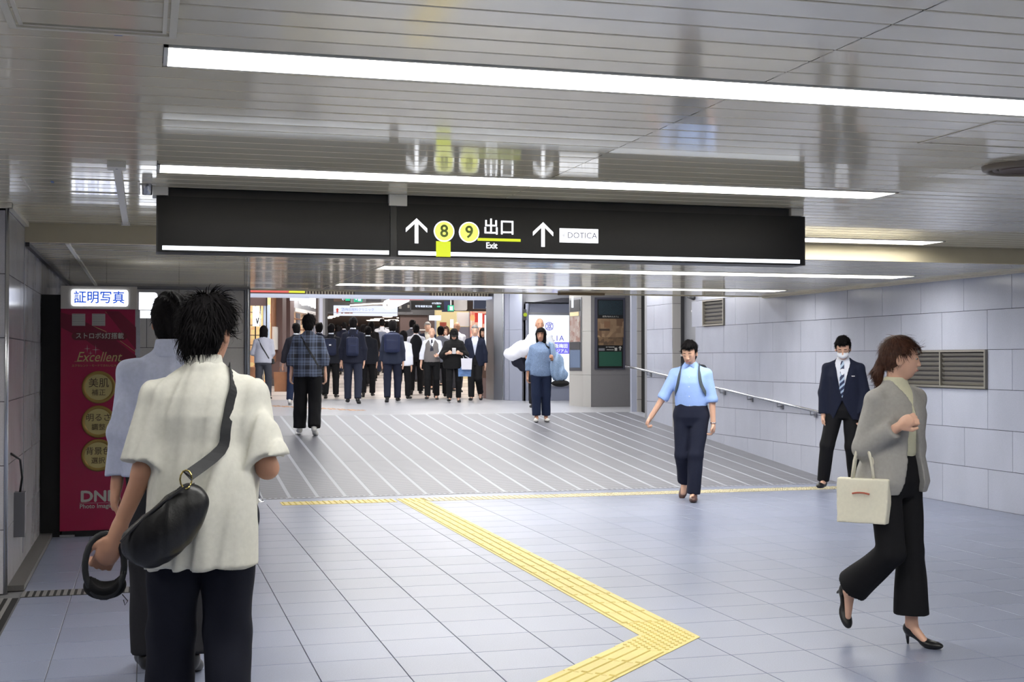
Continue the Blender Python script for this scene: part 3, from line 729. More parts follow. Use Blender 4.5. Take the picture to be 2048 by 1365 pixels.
# ---------------- ceiling fittings
def frame4(mb, x0, x1, y0, y1, z0, z1, t):
    return mb.box(x0, x1, y0, y0 + t, z0, z1).box(x0, x1, y1 - t, y1, z0, z1).box(x0, x0 + t, y0 + t, y1 - t, z0, z1).box(x1 - t, x1, y0 + t, y1 - t, z0, z1)
h = empty('ceiling_hatch', (-.16, 3.85, 2.5), 'ceiling access hatch with thick frame at the top left corner', 'hatch')
frame4(MB(), -.24, .245, -.35, .33, -.006, .01, .022).build('frame', M_trim, h); frame4(MB(), -.21, .215, -.32, .29, -.004, .01, .012).build('inner_frame', M_trim, h)
M_tape = mat('blue_tape', (100, 120, 170), .7)
box('tape', (.06, .085, .333, .352, -.003, .0), M_tape, h)
h = empty('ceiling_hatch', (-.34, 7.92, 2.5), 'ceiling hatch left of the black sign with a scrap of blue tape', 'hatch')
frame4(MB(), -.33, .3, -.3, .3, -.004, .01, .012).build('frame', M_trim, h); box('tape', (-.18, -.165, -.2, -.12, -.005, -.003), M_tape, h)
h = empty('ceiling_hatch', (3.95, 5.02, 2.5), 'ceiling hatch at the right above the round vent', 'hatch')
frame4(MB(), -.53, .6, -.29, .29, -.003, .01, .014).build('frame', M_trim, h)
vt = empty('ceiling_vent', (4.36, 5.79, 2.5), 'round brown-stained air vent in the ceiling at the right edge', 'vent')
MB().lathe([(.215, 0), (.21, -.018), (.19, -.03), (.175, -.02), (.17, -.006)], 32).build('rim', mat('vent_rim', (120, 108, 92), .5), vt, True)
MB().lathe([(.165, -.006), (.16, -.022), (.14, -.012)], 32).lathe([(.13, -.006), (.125, -.026), (.1, -.014), (0, -.014)], 32).build('cone', mat('vent_cone', (96, 78, 66), .5), vt, True)
cd = empty('ceiling_conduit', (-.15, 6.95, 2.5), 'white plastic cable duct on the ceiling left of the black sign', 'cable duct')
box('duct', (-.02, .02, .05, 2.95, -.022, -.001), M_trimw, cd); box('junction_box', (-.045, .045, -.07, .06, -.03, -.001), M_trimw, cd); MB().lathe([(.008, -.031), (0, -.033)], 8).build('screw', M_mgrey, cd); box('junction_box', (-.03, .03, 2.95, 3.0, -.025, -.001), M_trimw, cd)
sp = empty('ceiling_spotlight', (.0, 7.75, 2.5), 'small chrome spotlight on the ceiling by the left end of the black sign', 'spotlight')
MB().lathe([(.0, -.06), (.028, -.06), (.03, 0), (.03, .02)], 14).build('barrel', M_chrome, sp, True); MB().box(-.05, .05, -.012, .012, -.004, 0).build('plate', M_trimw, sp)
sc2 = empty('security_camera', atx(1380, 596, 8.1), 'small dark security camera at the far end of the right wall under the ceiling', 'camera')
MB().tube([(0, .05, .03), (0, -.14, -.01)], .035, 10).build('barrel', M_dgrey, sc2, True); MB().tube([(.05, 0, .05), (0, 0, .02)], .012, 6).build('bracket', M_dgrey, sc2)
bh = empty('ceiling_lamp_housing', (5.4, 16.05, 2.36), 'brown slotted lamp housing at the far edge of the low ceiling', 'ceiling lamp')
box('housing', (-.3, .3, -.06, .06, -.03, 0), mat('rust_brown', (110, 92, 66), .6), bh)
wh = empty('wall_cord_unit', (XL, 9.5, .5), 'grey emergency unit with black cord low on the left wall', 'wall unit')
MB().prism([(-.06, -.2), (.06, -.16), (.05, .1), (-.05, .1)], (.0, 0, 0), (0, 1, 0), (0, 0, 1), 0, .07).build('housing', mat('unit_grey', (92, 92, 98), .4), wh)
MB().tube([(.035, 0, .1), (.05, -.02, .2), (.045, -.12, .33), (.005, -.3, .38)], .008, 8).build('cord', M_black, wh, True)
sf = empty('wall_fittings_plate', (XR + .19, 19.2, 2.3), 'small white plates on the grey door recess', 'wall plate')
for dy, dz in ((0, 0), (0, -.06), (.05, -.03)): MB().box(-.002, .01, dy - .015, dy + .015, dz - .015, dz + .015).build('plate', M_white, sf)

# ---------------- photo booth
BX0, BX1, BY = -.70, -.085, 11.70
pb = empty('photo_booth', ((BX0 + BX1) / 2, BY + .6, 0), 'tall crimson photo booth with a lit white top sign', 'photo booth')
bx, by = (BX0 + BX1) / 2, BY + .6
def pbox(name, x0, x1, y0, y1, z0, z1, m): return box(name, (x0 - bx, x1 - bx, y0 - by, y1 - by, z0, z1), m, pb)
M_crim = mat('crimson_panel', (150, 14, 62), .3, coat=.3); M_crimd = mat('crimson_dark_print', (108, 14, 44), .3)
M_gold = mat('gold_print', (170, 150, 96), .4, .3); M_goldl = mat('gold_light', (180, 166, 110), .4)
M_goldd = mat('gold_ring', (150, 124, 66), .35, .5)
M_bodyw = mat('booth_grey_white', (178, 174, 168), .4)
pbox('body', BX0, BX1, BY + .02, BY + 1.2, .06, 2.12, M_bodyw)
pbox('front_panel', BX0, BX1 - .01, BY, BY + .02, .05, 1.93, M_crim)
pbox('head_panel', BX0, BX1 + .005, BY - .015, BY + .02, 1.93, 2.125, M_bodyw)
pbox('plinth', BX0 + .02, BX1, BY + .01, BY + 1.2, 0, .06, M_black)
pbox('floor_clip', BX0 + .0, BX0 + .12, BY - .03, BY + .01, 0, .02, M_brush)
pbox('corner_post', BX1 - .01, BX1 + .02, BY, BY + .04, .05, 1.93, M_chrome); pbox('corner_post', BX1 + .02, BX1 + .03, BY + .06, BY + .1, .05, 1.93, M_chrome)
pbox('black_side', XL + .005, BX0, BY + .02, BY + 1.2, 0, 2.05, M_blackm)  # solid black box standing in for the dark gap beside the booth
yf = -.6 - .0155 - .0
def pbx(px, py, Y=BY): p = at(px, py, Y); return p.x - bx, p.z
c0, c1 = pbx(143, 612), pbx(256, 581)
MB().prism(rrect(c1[0] - c0[0], c1[1] - c0[1], .018), ((c0[0] + c1[0]) / 2, -.615, (c0[1] + c1[1]) / 2), FP, FZ, 0, .008).build('lit_sign', emis('booth_sign_light', (240, 245, 255), 4), pb)
x, z = pbx(199, 597); text('証明写真', .112, emis('booth_blue', (50, 100, 235), .6), pb, (x, -.625, z), FP, FZ, 'CENTER', .0022, sx=.93, depth=.0008)
YS = -.6002
def stroke(px0, py0, px1, py1, m, w=.006, name='printed_line'):
    a = Vector((pbx(px0, py0)[0], 0, pbx(px0, py0)[1])); b = Vector((pbx(px1, py1)[0], 0, pbx(px1, py1)[1])); d = b - a
    MB().obox(((a.x + b.x) / 2, YS, (a.z + b.z) / 2), (d.x, 0, d.z), (-d.z, 0, d.x), d.length, w, .0015).build(name, m, pb)
def band(poly, m): MB().prism([pbx(*p) for p in poly], (0, YS, 0), FP, FZ, 0, .0008).build('printed_band', m, pb)
band([(121, 655), (121, 625), (148, 632), (215, 668), (272, 712), (272, 760), (230, 720), (170, 680)], M_crimd)
band([(211, 623), (238, 623), (272, 655), (272, 700)], M_crimd)
stroke(121, 626, 213, 664, M_goldl, .005); stroke(211, 624, 271, 676, M_gold, .005); stroke(240, 682, 271, 704, M_gold, .004)
for px in (144, 184):
    a, b = pbx(px, 652), pbx(px + 26.5, 628)
    box('pale_label', (a[0], b[0], YS - .003, YS, a[1], b[1]), mat('label_grey', (176, 172, 166), .6), pb)
    l = MB()
    for k in range(7): zz_ = a[1] + (b[1] - a[1]) * (k + .5) / 7; l.box(a[0] + .004, b[0] - .004, YS - .0036, YS - .003, zz_ - .0015, zz_ + .0015)
    l.build('label_lines', M_mgrey, pb)
x, z = pbx(199, 673); MB().prism(rrect(.45, .068, .034), (x, YS, z), FP, FZ, 0, .002).build('dark_pill', mat('pill_dark', (96, 18, 34), .4), pb)
M_silv = mat('print_silver', (178, 176, 170), .4)
x, z = pbx(199.5, 673); text('ストロボ5灯搭載', .056, M_silv, pb, (x, YS - .003, z), FP, FZ, 'CENTER', .0008, sx=.93, depth=.0006, space=1.02)
def star(px, py, r):
    x, z = pbx(px, py); p = []
    for k in range(8): a = k * math.pi / 4; rr = (r if k % 4 == 2 or k % 4 == 0 else r * .1) * (1.25 if k in (2, 6) else 1); p.append((rr * math.cos(a), rr * math.sin(a)))
    m = MB()
    for k in range(0, 8, 2): m.prism([(0, 0), p[k - 1], p[k], p[(k + 1) % 8]], (x, YS, z), FP, FZ, 0, .0015)
    m.build('printed_star', M_silv, pb)
star(174.5, 698, .028); star(191.5, 700, .034); star(181, 707, .02)
x, z = pbx(197, 715); text('Excellent', .118, M_goldl, pb, (x, YS - .001, z), FP, FZ, 'CENTER', .0, shear=.32, sx=.84, depth=.0008)
stroke(149, 723.5, 160, 723.5, M_goldl, .003); stroke(149, 723.5, 247, 722.8, M_gold, .0012)
x, z = pbx(197, 732); text('エクセレント・モードできれいにキレイに', .024, M_gold, pb, (x, YS - .001, z), FP, FZ, 'CENTER', 0, sx=.95, depth=.0006)
M_ink = mat('dark_ink', (66, 48, 36), .6)
for px, py, a_, b_ in ((197.5, 775, '美肌', '補正'), (197, 844, '明るさ', '調整'), (196.5, 911, '背景色', '選択')):
    x, z = pbx(px, py); c = (x, z)
    m = MB(); m.lathe([(.138, 0), (.138, .006), (.128, .012), (.112, .008), (.11, .004), (0, .004)], 36)
    o = m.build('gold_medal', M_goldd, pb, True, (x, -.6, z), (math.pi / 2, 0, 0))
    MB().prism(circ(.11, 36), (x, -.604, z), FP, FZ, 0, .001).build('medal_face', M_goldl, pb)
    text(a_, .085 if len(a_) == 2 else .07, M_ink, pb, (x, -.6065, z + .032), FP, FZ, depth=.0005); text(b_, .058, M_ink, pb, (x, -.6065, z - .048), FP, FZ, depth=.0005)
a, b = pbx(160, 995), pbx(236, 995)
text('DNP', .128, M_silv, pb, (a[0], YS - .001, a[1]), FP, FZ, 'LEFT', .005, sx=1.12, depth=.0008)
stroke(159, 1007, 262, 1006, M_silv, .0025)
a = pbx(159, 1014); text('Photo Imaging', .052, M_silv, pb, (a[0], YS - .001, a[1]), FP, FZ, 'LEFT', .001, sx=.98, depth=.0006)
# projecting lit sign on the booth's side
sd = empty('side_sign', (BX1 + .02, BY + .3, 2.0), 'glowing white rounded sign projecting from the right side of the booth', 'sign')
p = at(273, 586, BY + .2); q_ = at(312, 628, BY + .2); W_ = q_.x - p.x
E_ss = emis('side_sign_white', (242, 246, 255), 4)
for z0, z1, w_, n_ in ((-.075, .085, .155, 'upper_shell'), (-.13, -.07, .165, 'lower_shell')):
    q = MB(); pr = rrect(w_ * 2, z1 - z0, .028, 3); pr = [(max(a, 0), b) for a, b in pr]
    q.prism(pr, (0, -.15, (z0 + z1) / 2), FP, FZ, -.3, 0); q.build(n_, E_ss, sd)
box('groove', (0, .15, -.152, .15, -.074, -.066), M_mgrey, sd)
text('図', .07, M_dgrey, sd, (.132, -.152, .03), FP, FZ, sx=.5)

# ---------------- posters on the pillar
pf = empty('poster_case', (8.6, 24.03, 1.9), 'tall wall poster case with two green panels and a brown photo poster', 'poster')
def ppx(px, py, Y=24.03): p = at(px, py, Y); return p.x - 8.6, p.z - 1.9
def pbox2(name, px0, px1, py0, py1, y0, y1, m, par=pf):
    a, b = ppx(px0, py1), ppx(px1, py0); return box(name, (a[0], b[0], y0, y1, a[1], b[1]), m, par)
M_navyf = mat('frame_navy', (66, 66, 80), .4); M_gp = mat('poster_green', (30, 76, 60), .5); 
pbox2('frame', 1190, 1250, 596, 739, 0, .03, M_navyf); pbox2('inner', 1195, 1246, 600, 737, -.004, 0, M_black)
M_gd = mat('poster_green_dark', (28, 44, 52), .5, noise=.5, nscale=90)
pbox2('poster_print', 1197, 1245, 602, 630, -.008, -.004, M_gd); pbox2('poster_print', 1196, 1246, 631, 637, -.009, -.004, M_black)
a = ppx(1221, 634); text('世界がほれたカフェ', .04, M_silv, pf, (a[0], -.0095, a[1]), FP, FZ, sx=.95, depth=.0005)
M_br = gradm('poster_brown_photo', (150, 126, 98), (84, 58, 40), 9, 0.02)
pbox2('poster_print', 1195, 1247, 638, 675, -.008, -.004, M_br); pbox2('poster_print', 1196, 1245, 675, 691, -.009, -.004, gradm('poster_brown_photo_low', (120, 96, 70), (50, 36, 28), 14, .02))
pbox2('poster_print', 1208, 1220, 643, 656, -.011, -.008, mat('print_sepia', (120, 90, 66), .5)); pbox2('poster_print', 1198, 1219, 658, 662, -.011, -.008, M_dbrown)
pbox2('poster_print', 1196, 1246, 692, 703, -.008, -.004, M_black); pbox2('poster_print', 1197, 1209, 697, 702, -.009, -.004, M_mgrey); pbox2('poster_print', 1229, 1234, 696, 702, -.009, -.004, M_silv)
pbox2('poster_print', 1213, 1227, 699.5, 700.5, -.009, -.004, M_silv); a = ppx(1220, 695); text('地下鉄梅田駅', .03, M_silv, pf, (a[0], -.0085, a[1]), FP, FZ, depth=.0005)
a = ppx(1240, 697); m = MB(); m.prism([(0, .045), (-.035, .005), (.035, .005)], (a[0], -.0085, a[1]), FP, FZ, 0, .001).prism([(-.01, .005), (-.01, -.04), (.01, -.04), (.01, .005)], (a[0], -.0085, a[1]), FP, FZ, 0, .001); m.build('printed_arrow', M_silv, pf)
pbox2('poster_print', 1198, 1243, 704, 733, -.008, -.004, M_gp)
# narrow case on the slanted side face
nf = empty('poster_case', (8.17, 24.6, 1.9), 'narrow poster case seen edge-on on the left face of the pillar', 'poster')
A0, A1 = Vector((8.14, 24.93, 0)), Vector((8.185, 24.28, 0)); AX = (A1 - A0).normalized(); L_ = (A1 - A0).length
def nb(name, s0, s1, z0, z1, m, out): 
    c_ = A0 + AX * (s0 + s1) / 2 * L_ - Vector((8.17, 24.6, 1.9)); c_.z = (z0 + z1) / 2 - 1.9; c_ += Vector((AX.y, -AX.x, 0)) * out
    MB().obox(c_, AX, FZ, (s1 - s0) * L_, z1 - z0, .01).build(name, m, nf)
# (AX x Z points to -X, the visible side)
nb('frame', .02, .98, 1.28, 2.72, M_brush, .008 if AX.y > 0 else .008); nb('poster_print', .1, .9, 2.45, 2.68, M_dgrey, .016); nb('poster_print', .12, .8, 2.36, 2.44, mat('cream_label', (225, 205, 160), .5), .018)
nb('poster_print', .1, .9, 1.85, 2.35, gradm('poster_collage', (176, 170, 165), (130, 90, 80), 12, .03), .016); nb('poster_print', .1, .9, 1.7, 1.84, M_dgrey, .016); nb('poster_print', .1, .9, 1.34, 1.69, mat('poster_blue', (96, 112, 140), .5), .016)
wlamp = empty('wall_lamp', (8.06, 24.5, 2.62), 'small bright tubular lamp on the left edge of the poster pillar', 'lamp')
MB().tube([(0, 0, -.1), (0, 0, .12)], .022, 10).build('tube', E_box, wlamp, True)

# ---------------- large lit advertising box
lb = empty('advertising_lightbox', (8.64, 28.05, 1.72), 'large white light box advert with a violet ring emblem, behind two people', 'light box')
def lx(px, py, Y=28.0): p = at(px, py, Y); return p.x - 8.64, p.z - 1.72
def lbox(name, px0, px1, py0, py1, y0, y1, m): a, b = lx(px0, py1), lx(px1, py0); return box(name, (a[0], b[0], y0, y1, a[1], b[1]), m, lb)
lbox('frame', 1053.5, 1143.5, 626, 774, -.02, .06, M_grey); lbox('lit_panel', 1058.5, 1139.5, 631, 770, -.03, -.02, E_box)
lbox('violet_band', 1058.5, 1139.5, 685, 708, -.034, -.03, E_purple)
cx_, cz_ = lx(1099, 653); R_ = 8.3 / FPX * 27.9
def ring(cx, cz, r, w, a0=0, a1=6.2832, n=28): return [(cx + r * math.cos(t), -.034, cz + r * math.sin(t)) for t in np.linspace(a0, a1, n)]
rg = MB(); rg.tube(ring(cx_, cz_, R_, 0), .0075, 5, False)
for dx, dz, r in ((0, 0, R_ * .24), (0, R_ * .52, R_ * .22), (0, -R_ * .52, R_ * .22)): rg.tube(ring(cx_ + dx, cz_ + dz, r, 0, n=14), .006, 4, False)
for s in (-1, 1): rg.tube(ring(cx_ + s * R_ * 1.05, cz_, R_ * .72, 0, math.pi / 2 if s > 0 else -math.pi / 2, 3 * math.pi / 2 if s > 0 else math.pi / 2, 14), .006, 4, False)
for dz in (-.62, -.3, .3, .62): rg.tube([(cx_ - R_ * .75, -.034, cz_ + R_ * dz), (cx_ + R_ * .75, -.034, cz_ + R_ * dz)], .005, 4, False)
rg.build('ring_emblem', E_purt, lb)
a = lx(1128.5, 677.5); text('ELIA', .17, E_purt, lb, (a[0], -.033, a[1]), FP, FZ, 'RIGHT', 0, sx=1.0, space=1.35)
a = lx(1136, 693); text('ン大阪梅田', .105, E_box, lb, (a[0], -.036, a[1]), FP, FZ, 'RIGHT', .002); a = lx(1136, 703); text('ージアム', .09, E_box, lb, (a[0], -.036, a[1]), FP, FZ, 'RIGHT', .0015)
sm = empty('wall_notice', at(1048.5, 630, 28.0), 'small dark notice with a yellow-green mark left of the light box', 'sign')
box('plate', (-.035, .035, -.045, -.02, -.12, .12), M_dgrey, sm); MB().prism(circ(.045, 12), (.01, -.046, .0), FP, FZ, 0, .003).build('printed_mark', mat('lime', (170, 190, 40), .5), sm)

# ---------------- signs and things of the street beyond the portal
def far_box(name, label, cat, px0, py0, px1, py1, Y, m, d=.1, parts=()):
    p, q = at(px0, py1, Y), at(px1, py0, Y); c = (p + q) / 2; r = empty(name, (c.x, Y, c.z), label, cat)
    box('panel', (p.x - c.x, q.x - c.x, 0, d, p.z - c.z, q.z - c.z), m, r)
    for nme, a0, b0, a1, b1, mm_ in parts:
        u, v = at(a0, b1, Y - .01), at(a1, b0, Y - .01); box(nme, (u.x - c.x, v.x - c.x, -.02, 0, u.z - c.z, v.z - c.z), mm_, r)
    return r, c
E_pan = emis('clinic_sign', (232, 238, 255), .85); E_ltx = emis('sign_text_white', (225, 235, 255), .9); E_or = emis('orange_print', (235, 90, 70), .5)
r, c = far_box('hanging_sign', 'long pale lit hanging sign with a red arrow over the crowd', 'sign', 668.5, 612.5, 795, 631.5, 36, E_pan, .15)
def fpos(px, py, Y, c): p = at(px, py, Y); return (p.x - c.x, -.02, p.z - c.z)
q = fpos(674.5, 622, 36, c); MB().prism([(0, .075), (-.045, .03), (-.025, .03), (-.025, -.05), (.025, -.05), (.025, .03), (.045, .03)][::-1], (q[0], -.02, q[2]), FP, FZ, -.01, 0).box(q[0] - .025, q[0] + .025, -.03, -.01, q[2] - .075, q[2] - .06).build('red_arrow', E_or, r)
pt_ = fpos(716, 620, 36, c); text('西梅田眼科クリニック', .09, emis('faint_blue_print', (170, 188, 235), .6), r, pt_, FP, FZ, depth=.004)
q = fpos(684.5, 619.5, 36, c); MB().tube([(q[0] + .042 * math.cos(t), -.03, q[2] + .042 * math.sin(t)) for t in np.linspace(-2.2, 2.8, 14)], .005, 4, False).build('ring_print', emis('faint_blue_print', (170, 188, 235), .6), r)
for a_, b_ in ((682, 686), (689, 699), (700, 705)): u = fpos(a_, 627.5, 36, c); v = fpos(b_, 626, 36, c); box('orange_print', (u[0], v[0], -.03, 0, u[2], v[2]), mat('orange_brown', (200, 130, 110), .6), r)
box('support_bar', (-1.1, 1.3, -.05, -.03, -.06, -.05), M_brush, r)
r, c = far_box('exit_sign', 'small dark sign with a white arrow and green mark, top left of the portal', 'sign', 668, 594, 702, 603.5, 33, M_dbrown, .1, (('green_mark', 691, 596, 700, 602, E_green),))
q = fpos(687, 599.3, 33, c); text('←', .11, E_ltx, r, q, FP, FZ)
r, c = far_box('exit_sign', 'square green emergency exit sign with a white figure, below the portal top', 'sign', 709.5, 593.5, 724.5, 604, 32, E_green, .12, (('white_figure', 716, 594.5, 722, 602.5, E_ltx), ('white_arrow', 711, 597.5, 714, 600.5, E_ltx)))
far_box('sign_housing', 'dark grey sign housing right of the green exit sign', 'sign', 732, 594.5, 762, 604, 32.5, M_mgrey, .12)
r, c = far_box('sign_board', 'grey mounting board around the green emergency exit sign', 'sign', 702.5, 593.5, 732, 605.5, 32.6, M_grey, .08)
r, c = far_box('advert_strip', 'red and yellow lit strip hanging under the portal beam', 'sign', 780, 595, 848, 599.5, 31.5, E_red, .1, (('yellow_part', 787, 595.5, 815, 597.5, E_lyel), ('white_part', 815, 596, 848, 597.8, E_white)))
q = at(800, 603, 33); r = empty('curved_lamp', (q.x, 33, q.z), 'long white curved lamp fitting hanging from the street ceiling', 'ceiling lamp')
a_, b_, c__ = at(700, 612, 33), at(775, 610, 32.5), at(815, 600, 34)
MB().tube([a_ - q, at(770, 608, 33) - q, b_ - q], .035, 8).build('arm', M_white, r, True); MB().tube([b_ - q, at(792, 605, 33) - q, c__ - q], [.13, .13, .06], 12).build('tube', E_white, r, True)
r, c = far_box('direction_sign', 'black hanging direction sign with two rows of lit white text above the crowd', 'sign', 822, 603, 888, 620, 34, M_black, .1)
for py, a_, b_, s in ((607.5, 862, 884, 'のりば案内↑'), (613.5, 826, 868, '地下鉄 梅田駅 東口方面')):
    q = fpos((a_ + b_) / 2, py, 34, c); text(s, .062, E_ltx, r, q, FP, FZ, bold=.001, depth=.004, sx=(b_ - a_) / FPX * 34 / (.066 * len(s)))
q = fpos(877, 613.5, 34, c); box('green_mark', (q[0] - .04, q[0] + .04, -.03, 0, q[2] - .02, q[2] + .02), E_green, r)
r, c = far_box('direction_sign', 'grey hanging board with two dim white squares beside the long pale sign', 'sign', 796, 606, 822, 624, 36.5, M_dgrey, .1, (('white_square', 798, 612, 803, 618, M_silv), ('white_square', 815, 610, 819, 616, M_silv)))
r, c = far_box('exit_sign', 'square green exit sign hanging on a rod near the right shops', 'sign', 897, 611, 908, 622.5, 33, E_green, .1, (('white_figure', 899.5, 613, 905.5, 621, E_ltx),))
MB().tube([(0, .05, .07), (0, .05, .3)], .012, 6).build('rod', M_white, r)
q = at(921, 612, 36); r = empty('round_duct', (q.x, 36, q.z), 'white round column head above the right shops', 'column')
MB().lathe([(.16, -.13), (.19, -.1), (.19, .35)], 24).lathe([(0, -.13), (.16, -.13)], 24).build('drum', M_white, r, True)
far_box('ceiling_board', 'dark blue ceiling panel behind the hanging exit sign', 'panel', 885, 603, 908, 624, 38, mat('navy_panel', (34, 44, 78), .6), .1)
far_box('bulkhead', 'dark brown bulkhead over the right shops', 'panel', 905, 604, 975, 622, 36.9, M_dbrown, .3)
far_box('blue_hanging_sign', 'blue-grey hanging sign board at the right of the portal', 'sign', 948, 599, 977, 618, 32, mat('blue_grey_board', (120, 130, 155), .4), .1, (('white_strip', 972, 614, 979, 616, E_white),))
far_box('exit_lamp', 'small white tube lamp under the portal beam at the right', 'lamp', 932, 597, 949, 600.5, 31, E_white, .1)
far_box('lit_box_sign', 'small bright white box sign above the crowd', 'sign', 859.5, 631.5, 882, 641, 35, E_white, .15, (('side_frame', 856, 631, 858, 643, M_dgrey),))
# right-hand shops
SR = tag(empty('wall_right_shops'), kind='structure')
def sbk(name, px0, px1, py0, py1, Y, m, d=.1): 
    p, q = at(px0, py1, Y), at(px1, py0, Y); return MB().box(p.x, q.x, Y, Y + d, p.z, q.z).build(name, m, SR)
sbk('shop_wall', 872, 985, 770, 620, 38.5, E_warm, .2); sbk('cream_panel', 915, 938, 653, 625, 38, M_white); sbk('cream_panel', 915, 975, 690, 654, 38.1, M_cream)  # shop lighting put into the back wall as its own glow
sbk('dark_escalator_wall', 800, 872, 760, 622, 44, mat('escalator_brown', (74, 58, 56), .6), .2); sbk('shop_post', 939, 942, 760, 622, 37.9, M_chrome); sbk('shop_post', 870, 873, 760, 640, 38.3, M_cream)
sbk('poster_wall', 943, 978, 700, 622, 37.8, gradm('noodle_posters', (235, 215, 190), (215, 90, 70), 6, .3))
sbk('brown_low_wall', 960, 990, 800, 712, 31, gradm('brown_tile_wall', (120, 96, 82), (100, 76, 66), 7, 0.02), .2)
sbk('escalator_rail', 832, 853, 661.5, 659, 42, M_white)
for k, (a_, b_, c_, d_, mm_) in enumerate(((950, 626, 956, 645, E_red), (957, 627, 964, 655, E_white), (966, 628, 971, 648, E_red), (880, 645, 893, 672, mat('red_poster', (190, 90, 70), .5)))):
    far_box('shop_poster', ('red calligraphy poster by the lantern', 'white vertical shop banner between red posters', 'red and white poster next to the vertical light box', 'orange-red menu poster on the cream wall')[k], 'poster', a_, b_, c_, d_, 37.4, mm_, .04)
q = at(945, 636, 37); r = empty('paper_lantern', (q.x, 37, q.z), 'small glowing orange paper lantern at the right shop', 'lantern')
MB().lathe([(0, -.09), (.05, -.08), (.075, 0), (.05, .08), (0, .09)], 14).build('shade', emis('lantern_glow', (255, 170, 110), 1), r, True)
far_box('shop_light', 'blue-white vertical neon sign by the cream wall', 'sign', 901, 639, 907, 656, 37, emis('neon_blue_white', (225, 230, 255), 1.2), .05)
# vertical lightbox at right jamb
r, c = far_box('vertical_lightbox', 'tall white vertical light box on the right jamb of the portal', 'light box', 971.5, 630, 988, 711, 29.9, E_box, .12, (('top_cap', 971, 628, 989, 630.5, M_grey), ('bottom_cap', 971, 711, 989, 713.5, M_grey)))
far_box('planter', 'reddish-brown low planter box beneath the vertical light box', 'planter', 972, 757, 996, 799, 30.0, mat('planter_brown', (120, 96, 96), .5), .3)

# =================================================================== PEOPLE: implicit surfaces meshed with surface nets
def V3(*a): return np.array(a, np.float32)
def nrm(v): v = np.asarray(v, float); return v / np.linalg.norm(v)
class Sh:
    def __init__(s, f, lo, hi): s.f = f; s.lo = np.asarray(lo, float); s.hi = np.asarray(hi, float)
def cap(a, b, ra, rb=None):
    a, b = np.asarray(a, float), np.asarray(b, float); rb = ra if rb is None else rb; d = b - a; L2 = max(d @ d, 1e-9)
    def f(P):
        t = np.clip(((P - a) @ d) / L2, 0, 1); q = P - a - t[:, None] * d
        return np.sqrt((q * q).sum(1)) - (ra + (rb - ra) * t)
    r = max(ra, rb); return Sh(f, np.minimum(a, b) - r, np.maximum(a, b) + r)
def ell(c, r, R=None):
    c, r = np.asarray(c, float), np.asarray(r, float); R = np.eye(3) if R is None else np.asarray(R)   # rows = axes
    def f(P):
        q = (P - c) @ R.T; k0 = np.sqrt(((q / r) ** 2).sum(1)); k1 = np.sqrt(((q / (r * r)) ** 2).sum(1)) + 1e-9
        return k0 * (k0 - 1) / k1
    m = r.max(); return Sh(f, c - m, c + m)
def rbx(c, h, rad, R=None):
    c, h = np.asarray(c, float), np.asarray(h, float) - rad; R = np.eye(3) if R is None else np.asarray(R)
    def f(P):
        q = np.abs((P - c) @ R.T) - h; return np.sqrt((np.maximum(q, 0) ** 2).sum(1)) + np.minimum(q.max(1), 0) - rad
    m = np.linalg.norm(h) + rad; return Sh(f, c - m, c + m)
def stk(o, R, st, sq=0):
    """stack of ellipses along R[2] (rows of R = right, forward, up): st rows (h, half width, half depth, forward offset)"""
    o = np.asarray(o, float); R = np.asarray(R); st = np.array(st, float); h, a, b, y0 = st.T
    def f(P):
        q = (P - o) @ R.T; t = np.clip(q[:, 2], h[0], h[-1]); A = np.interp(t, h, a); B = np.interp(t, h, b); Y = np.interp(t, h, y0)
        x, y = q[:, 0], q[:, 1] - Y; k0 = np.sqrt((x / A) ** 2 + (y / B) ** 2); k1 = np.sqrt((x / A ** 2) ** 2 + (y / B ** 2) ** 2) + 1e-6
        d2 = k0 * (k0 - 1) / k1; d2 = np.where(k0 < .2, -np.minimum(A, B), d2); dz = np.abs(q[:, 2] - t)
        dz = np.where(q[:, 2] < h[0], h[0] - q[:, 2], np.where(q[:, 2] > h[-1], q[:, 2] - h[-1], -.01))
        return np.where(dz > 0, np.sqrt(np.maximum(d2, 0) ** 2 + dz ** 2), np.maximum(d2, -1))
    m = max(a.max(), (b + abs(y0)).max()); e = [o + R[2] * h[0], o + R[2] * h[-1]]
    return Sh(f, np.min(e, 0) - m, np.max(e, 0) + m)
def uni(L, k=.02):
    def f(P):
        d = L[0].f(P)
        for s in L[1:]:
            e = s.f(P)
            if k > 0: h = np.clip(.5 + .5 * (e - d) / k, 0, 1); d = e * (1 - h) + d * h - k * h * (1 - h)
            else: d = np.minimum(d, e)
        return d
    return Sh(f, np.min([s.lo for s in L], 0), np.max([s.hi for s in L], 0))
def sub(A, B, k=.005):
    def f(P):
        a, b = A.f(P), -B.f(P); h = np.clip(.5 - .5 * (a - b) / k, 0, 1); return a * (1 - h) + b * h + k * h * (1 - h)
    return Sh(f, A.lo, A.hi)
def cutf(A, g):
    return Sh(lambda P: np.maximum(A.f(P), g(P)), A.lo, A.hi)
def folds(A, amp, sc=22., seed=0, dirn=(1, 1, .35)):
    r = np.random.default_rng(seed); K = r.normal(size=(4, 3)) * sc * np.array(dirn); ph = r.uniform(0, 6.28, 4)
    def f(P):
        n = np.sin(P @ K[0] + ph[0] + 1.3 * np.sin(P @ K[1] * .6 + ph[1])) * .6 + np.sin(P @ K[2] * 1.4 + ph[2] + np.sin(P @ K[3] + ph[3])) * .4
        return A.f(P) + amp * n
    return Sh(f, A.lo - amp, A.hi + amp)
